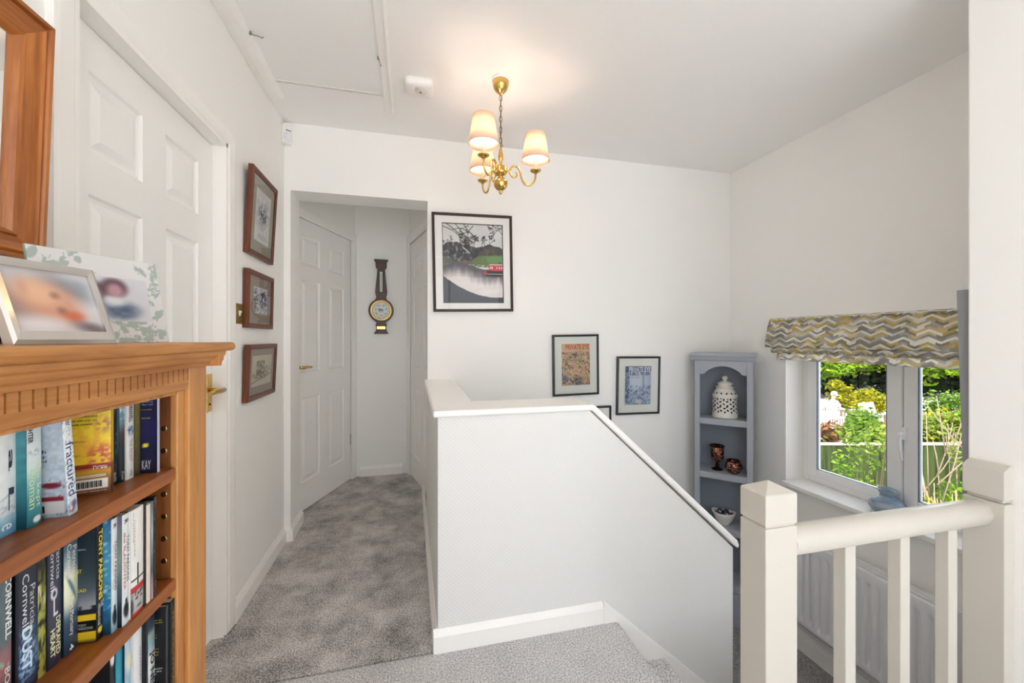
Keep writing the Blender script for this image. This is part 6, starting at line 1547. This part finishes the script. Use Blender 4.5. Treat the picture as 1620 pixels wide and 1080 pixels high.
# faces -y (towards the house); seat height 0.46
N = [(0, 0.06, 0.55, 0.135, 0.11), (0, 0.08, 0.75, 0.125, 0.095), (0, 0.08, 0.95, 0.145, 0.10), (0, 0.07, 1.04, 0.075, 0.07), (0, 0.05, 1.10, 0.050), (0, 0.02, 1.17, 0.066, 0.072), (0, 0.01, 1.25, 0.078, 0.088), (0, 0.02, 1.32, 0.058, 0.066),
     (-0.17, 0.08, 0.99, 0.058), (-0.23, -0.02, 0.78, 0.044), (-0.12, -0.24, 0.80, 0.034), (-0.06, -0.31, 0.80, 0.030, 0.022),
     (0.17, 0.08, 0.99, 0.058), (0.23, -0.02, 0.78, 0.044), (0.12, -0.24, 0.80, 0.034), (0.06, -0.31, 0.80, 0.030, 0.022),
     (-0.10, -0.02, 0.52, 0.085), (-0.12, -0.40, 0.53, 0.060), (-0.12, -0.40, 0.28, 0.052), (-0.12, -0.38, 0.07, 0.036), (-0.12, -0.50, 0.035, 0.034),
     (0.10, -0.02, 0.52, 0.085), (0.12, -0.40, 0.53, 0.060), (0.12, -0.40, 0.28, 0.052), (0.12, -0.38, 0.07, 0.036), (0.12, -0.50, 0.035, 0.034)]
Ed = [(0,1),(1,2),(2,3),(3,4),(4,5),(5,6),(6,7),(2,8),(8,9),(9,10),(10,11),(2,12),(12,13),(13,14),(14,15),(0,16),(16,17),(17,18),(18,19),(19,20),(0,21),(21,22),(22,23),(23,24),(24,25)]
for s in (-1, 1):                                                 # five fingers on each hand
    h0 = 11 if s < 0 else 15
    for k, (dx, ln) in enumerate(((-0.024, 0.05), (-0.009, 0.062), (0.007, 0.058), (0.021, 0.045))):
        i = len(N); bx = s*0.05+dx
        N += [(bx, -0.335, 0.80, 0.009), (bx, -0.335-ln*0.6, 0.797, 0.008), (bx, -0.335-ln, 0.785, 0.007)]; Ed += [(h0, i), (i, i+1), (i+1, i+2)]
    i = len(N); N += [(s*0.02, -0.315, 0.80, 0.010), (s*0.0+s*0.004, -0.345, 0.795, 0.008)]; Ed += [(h0, i), (i, i+1)]
skin_body('body', N, Ed, SKIN, pe, 1)
SH = [(0, 0.06, 0.50, 0.155, 0.13), (0, 0.08, 0.75, 0.148, 0.115), (0, 0.08, 0.95, 0.162, 0.118), (0, 0.072, 1.035, 0.082, 0.078), (-0.17, 0.08, 0.995, 0.074), (-0.225, 0.0, 0.82, 0.064), (0.17, 0.08, 0.995, 0.074), (0.225, 0.0, 0.82, 0.064)]
skin_body('shirt', SH, [(0,1),(1,2),(2,3),(2,4),(4,5),(2,6),(6,7)], mat('white_shirt', '#c0beba', 0.9), pe, 2)
TR = [(0, 0.06, 0.52, 0.145, 0.118), (-0.10, -0.02, 0.52, 0.098), (-0.12, -0.40, 0.53, 0.074), (-0.12, -0.39, 0.10, 0.060), (0.10, -0.02, 0.52, 0.098), (0.12, -0.40, 0.53, 0.074), (0.12, -0.39, 0.10, 0.060)]
skin_body('trousers', TR, [(0,1),(1,2),(2,3),(0,4),(4,5),(5,6)], mat('blue_trousers', '#54617a', 0.9), pe, 2)
m = MB(); m.lathe([(0.093, 0.0), (0.098, 0.01), (0.096, 0.04), (0.075, 0.085), (0.04, 0.105), (0.0, 0.11)], (0, 0.012, 1.27), 24)
m.add([(0.075*math.sin(a), 0.012-0.09*math.cos(a)-(0.0 if k == 0 else 0.075), 1.278-(0.0 if k == 0 else 0.02)) for a in np.linspace(-1.1, 1.1, 9) for k in (0, 1)], [(2*i, 2*i+2, 2*i+3, 2*i+1) for i in range(8)])
cp = m.build('cap', mat('pale_pink_cap', '#c9b2a8', 0.9), pe); sl = cp.modifiers.new('thickness', 'SOLIDIFY'); sl.thickness = 0.006
m = MB()
for s in (-1, 1): m.lathe([(0, -0.004), (0.026, -0.003), (0.028, 0.003), (0, 0.004)], (s*0.033, -0.078, 1.255), 14, axis='y')
m.tube([(-0.082, 0.02, 1.262), (-0.064, -0.066, 1.262), (0, -0.082, 1.262), (0.064, -0.066, 1.262), (0.082, 0.02, 1.262)], 0.005, 6); m.build('sunglasses', mat('black_lens', '#1a1412', 0.2), pe)
m = MB(); m.lathe([(0.0, -0.012), (0.011, -0.004), (0.013, 0.012), (0.004, 0.03)], (0, -0.082, 1.225), 10); m.build('nose', SKIN, pe)
m = MB(); m.box(-0.022, 0.022, -0.079, -0.070, 1.176, 1.184); m.build('mouth', mat('lips', '#a8604f', 0.6), pe, bevel=0.003)
for s in (-1, 1):
    m = MB(); m.lathe([(0.0, -0.008), (0.018, -0.006), (0.022, 0.0), (0.016, 0.006), (0, 0.006)], (s*0.080, 0.012, 1.235), 12, axis='x'); m.build('ear', SKIN, pe)
m = MB(); m.lathe([(0.088, 0.0), (0.092, 0.03), (0.090, 0.06), (0.0, 0.07)], (0, 0.022, 1.225), 20)
m.v = [(x, max(y, -0.02), z) for x, y, z in m.v]; m.build('hair', mat('grey_hair', '#a89a8c', 0.9), pe)

# ================================================================== LIGHT
scene.cycles.max_bounces = 24; scene.cycles.diffuse_bounces = 16; scene.cycles.transparent_max_bounces = 16
world = bpy.data.worlds.new('sky'); scene.world = world; world.use_nodes = True
nt = world.node_tree; bg = nt.nodes['Background']
tc = nt.nodes.new('ShaderNodeTexCoord'); sp = nt.nodes.new('ShaderNodeSeparateXYZ'); nt.links.new(tc.outputs['Generated'], sp.inputs[0])
cr = nt.nodes.new('ShaderNodeValToRGB'); e = cr.color_ramp.elements
e[0].position = 0.40; e[0].color = (*lin('#dee0e3'), 1); e[1].position = 1.0; e[1].color = (*lin('#d0dff4'), 1)
ad = nt.nodes.new('ShaderNodeMath'); ad.operation = 'MULTIPLY_ADD'; ad.inputs[1].default_value = 0.5; ad.inputs[2].default_value = 0.5
nt.links.new(sp.outputs['Z'], ad.inputs[0]); nt.links.new(ad.outputs[0], cr.inputs['Fac']); nt.links.new(cr.outputs['Color'], bg.inputs['Color'])
bg.inputs['Strength'].default_value = SKY
sl = bpy.data.lights.new('sun', 'SUN'); sl.energy = SUN; sl.angle = R(0.6); sl.color = (1.0, 0.975, 0.94)
so = bpy.data.objects.new('sun', sl); COL.objects.link(so); so.location = (-4, 4, 12)
so.rotation_euler = Vector((0.26, 0.52, -0.81)).to_track_quat('-Z', 'Y').to_euler()
def portal(loc, direction, w, h):
    l = bpy.data.lights.new('daylight_portal', 'AREA'); l.shape = 'RECTANGLE'; l.size = w; l.size_y = h; l.cycles.is_portal = True
    o = bpy.data.objects.new('daylight_portal', l); COL.objects.link(o); o.location = loc; o.rotation_euler = Vector(direction).to_track_quat('-Z', 'Z').to_euler()
portal((0.25, -4.25, 1.26), (0, 1, 0), 3.65, 2.38)  # the added rear window
portal((-0.3, -2.55, 2.62), (0, 0, -1), 2.2, 1.1)  # the added rooflight
portal((2.66, 1.62, 0.75), (-1, 0, 0), 1.15, 1.0)

# ================================================================== CAMERA AND EXPOSURE
cam = bpy.data.cameras.new('camera'); co = bpy.data.objects.new('camera', cam); COL.objects.link(co)
co.location = (0, 0, 1.21); co.rotation_euler = (R(90), 0, -YAW)
cam.sensor_fit = 'HORIZONTAL'; cam.sensor_width = 36.0; cam.lens = 36.0*645/1620; cam.shift_y = -5/1620; cam.clip_start = 0.02; cam.clip_end = 200
scene.camera = co
scene.view_settings.view_transform = 'Standard'; scene.view_settings.look = 'None'
scene.view_settings.exposure = EXPO; scene.view_settings.gamma = 1.0; scene.view_settings.use_curve_mapping = False
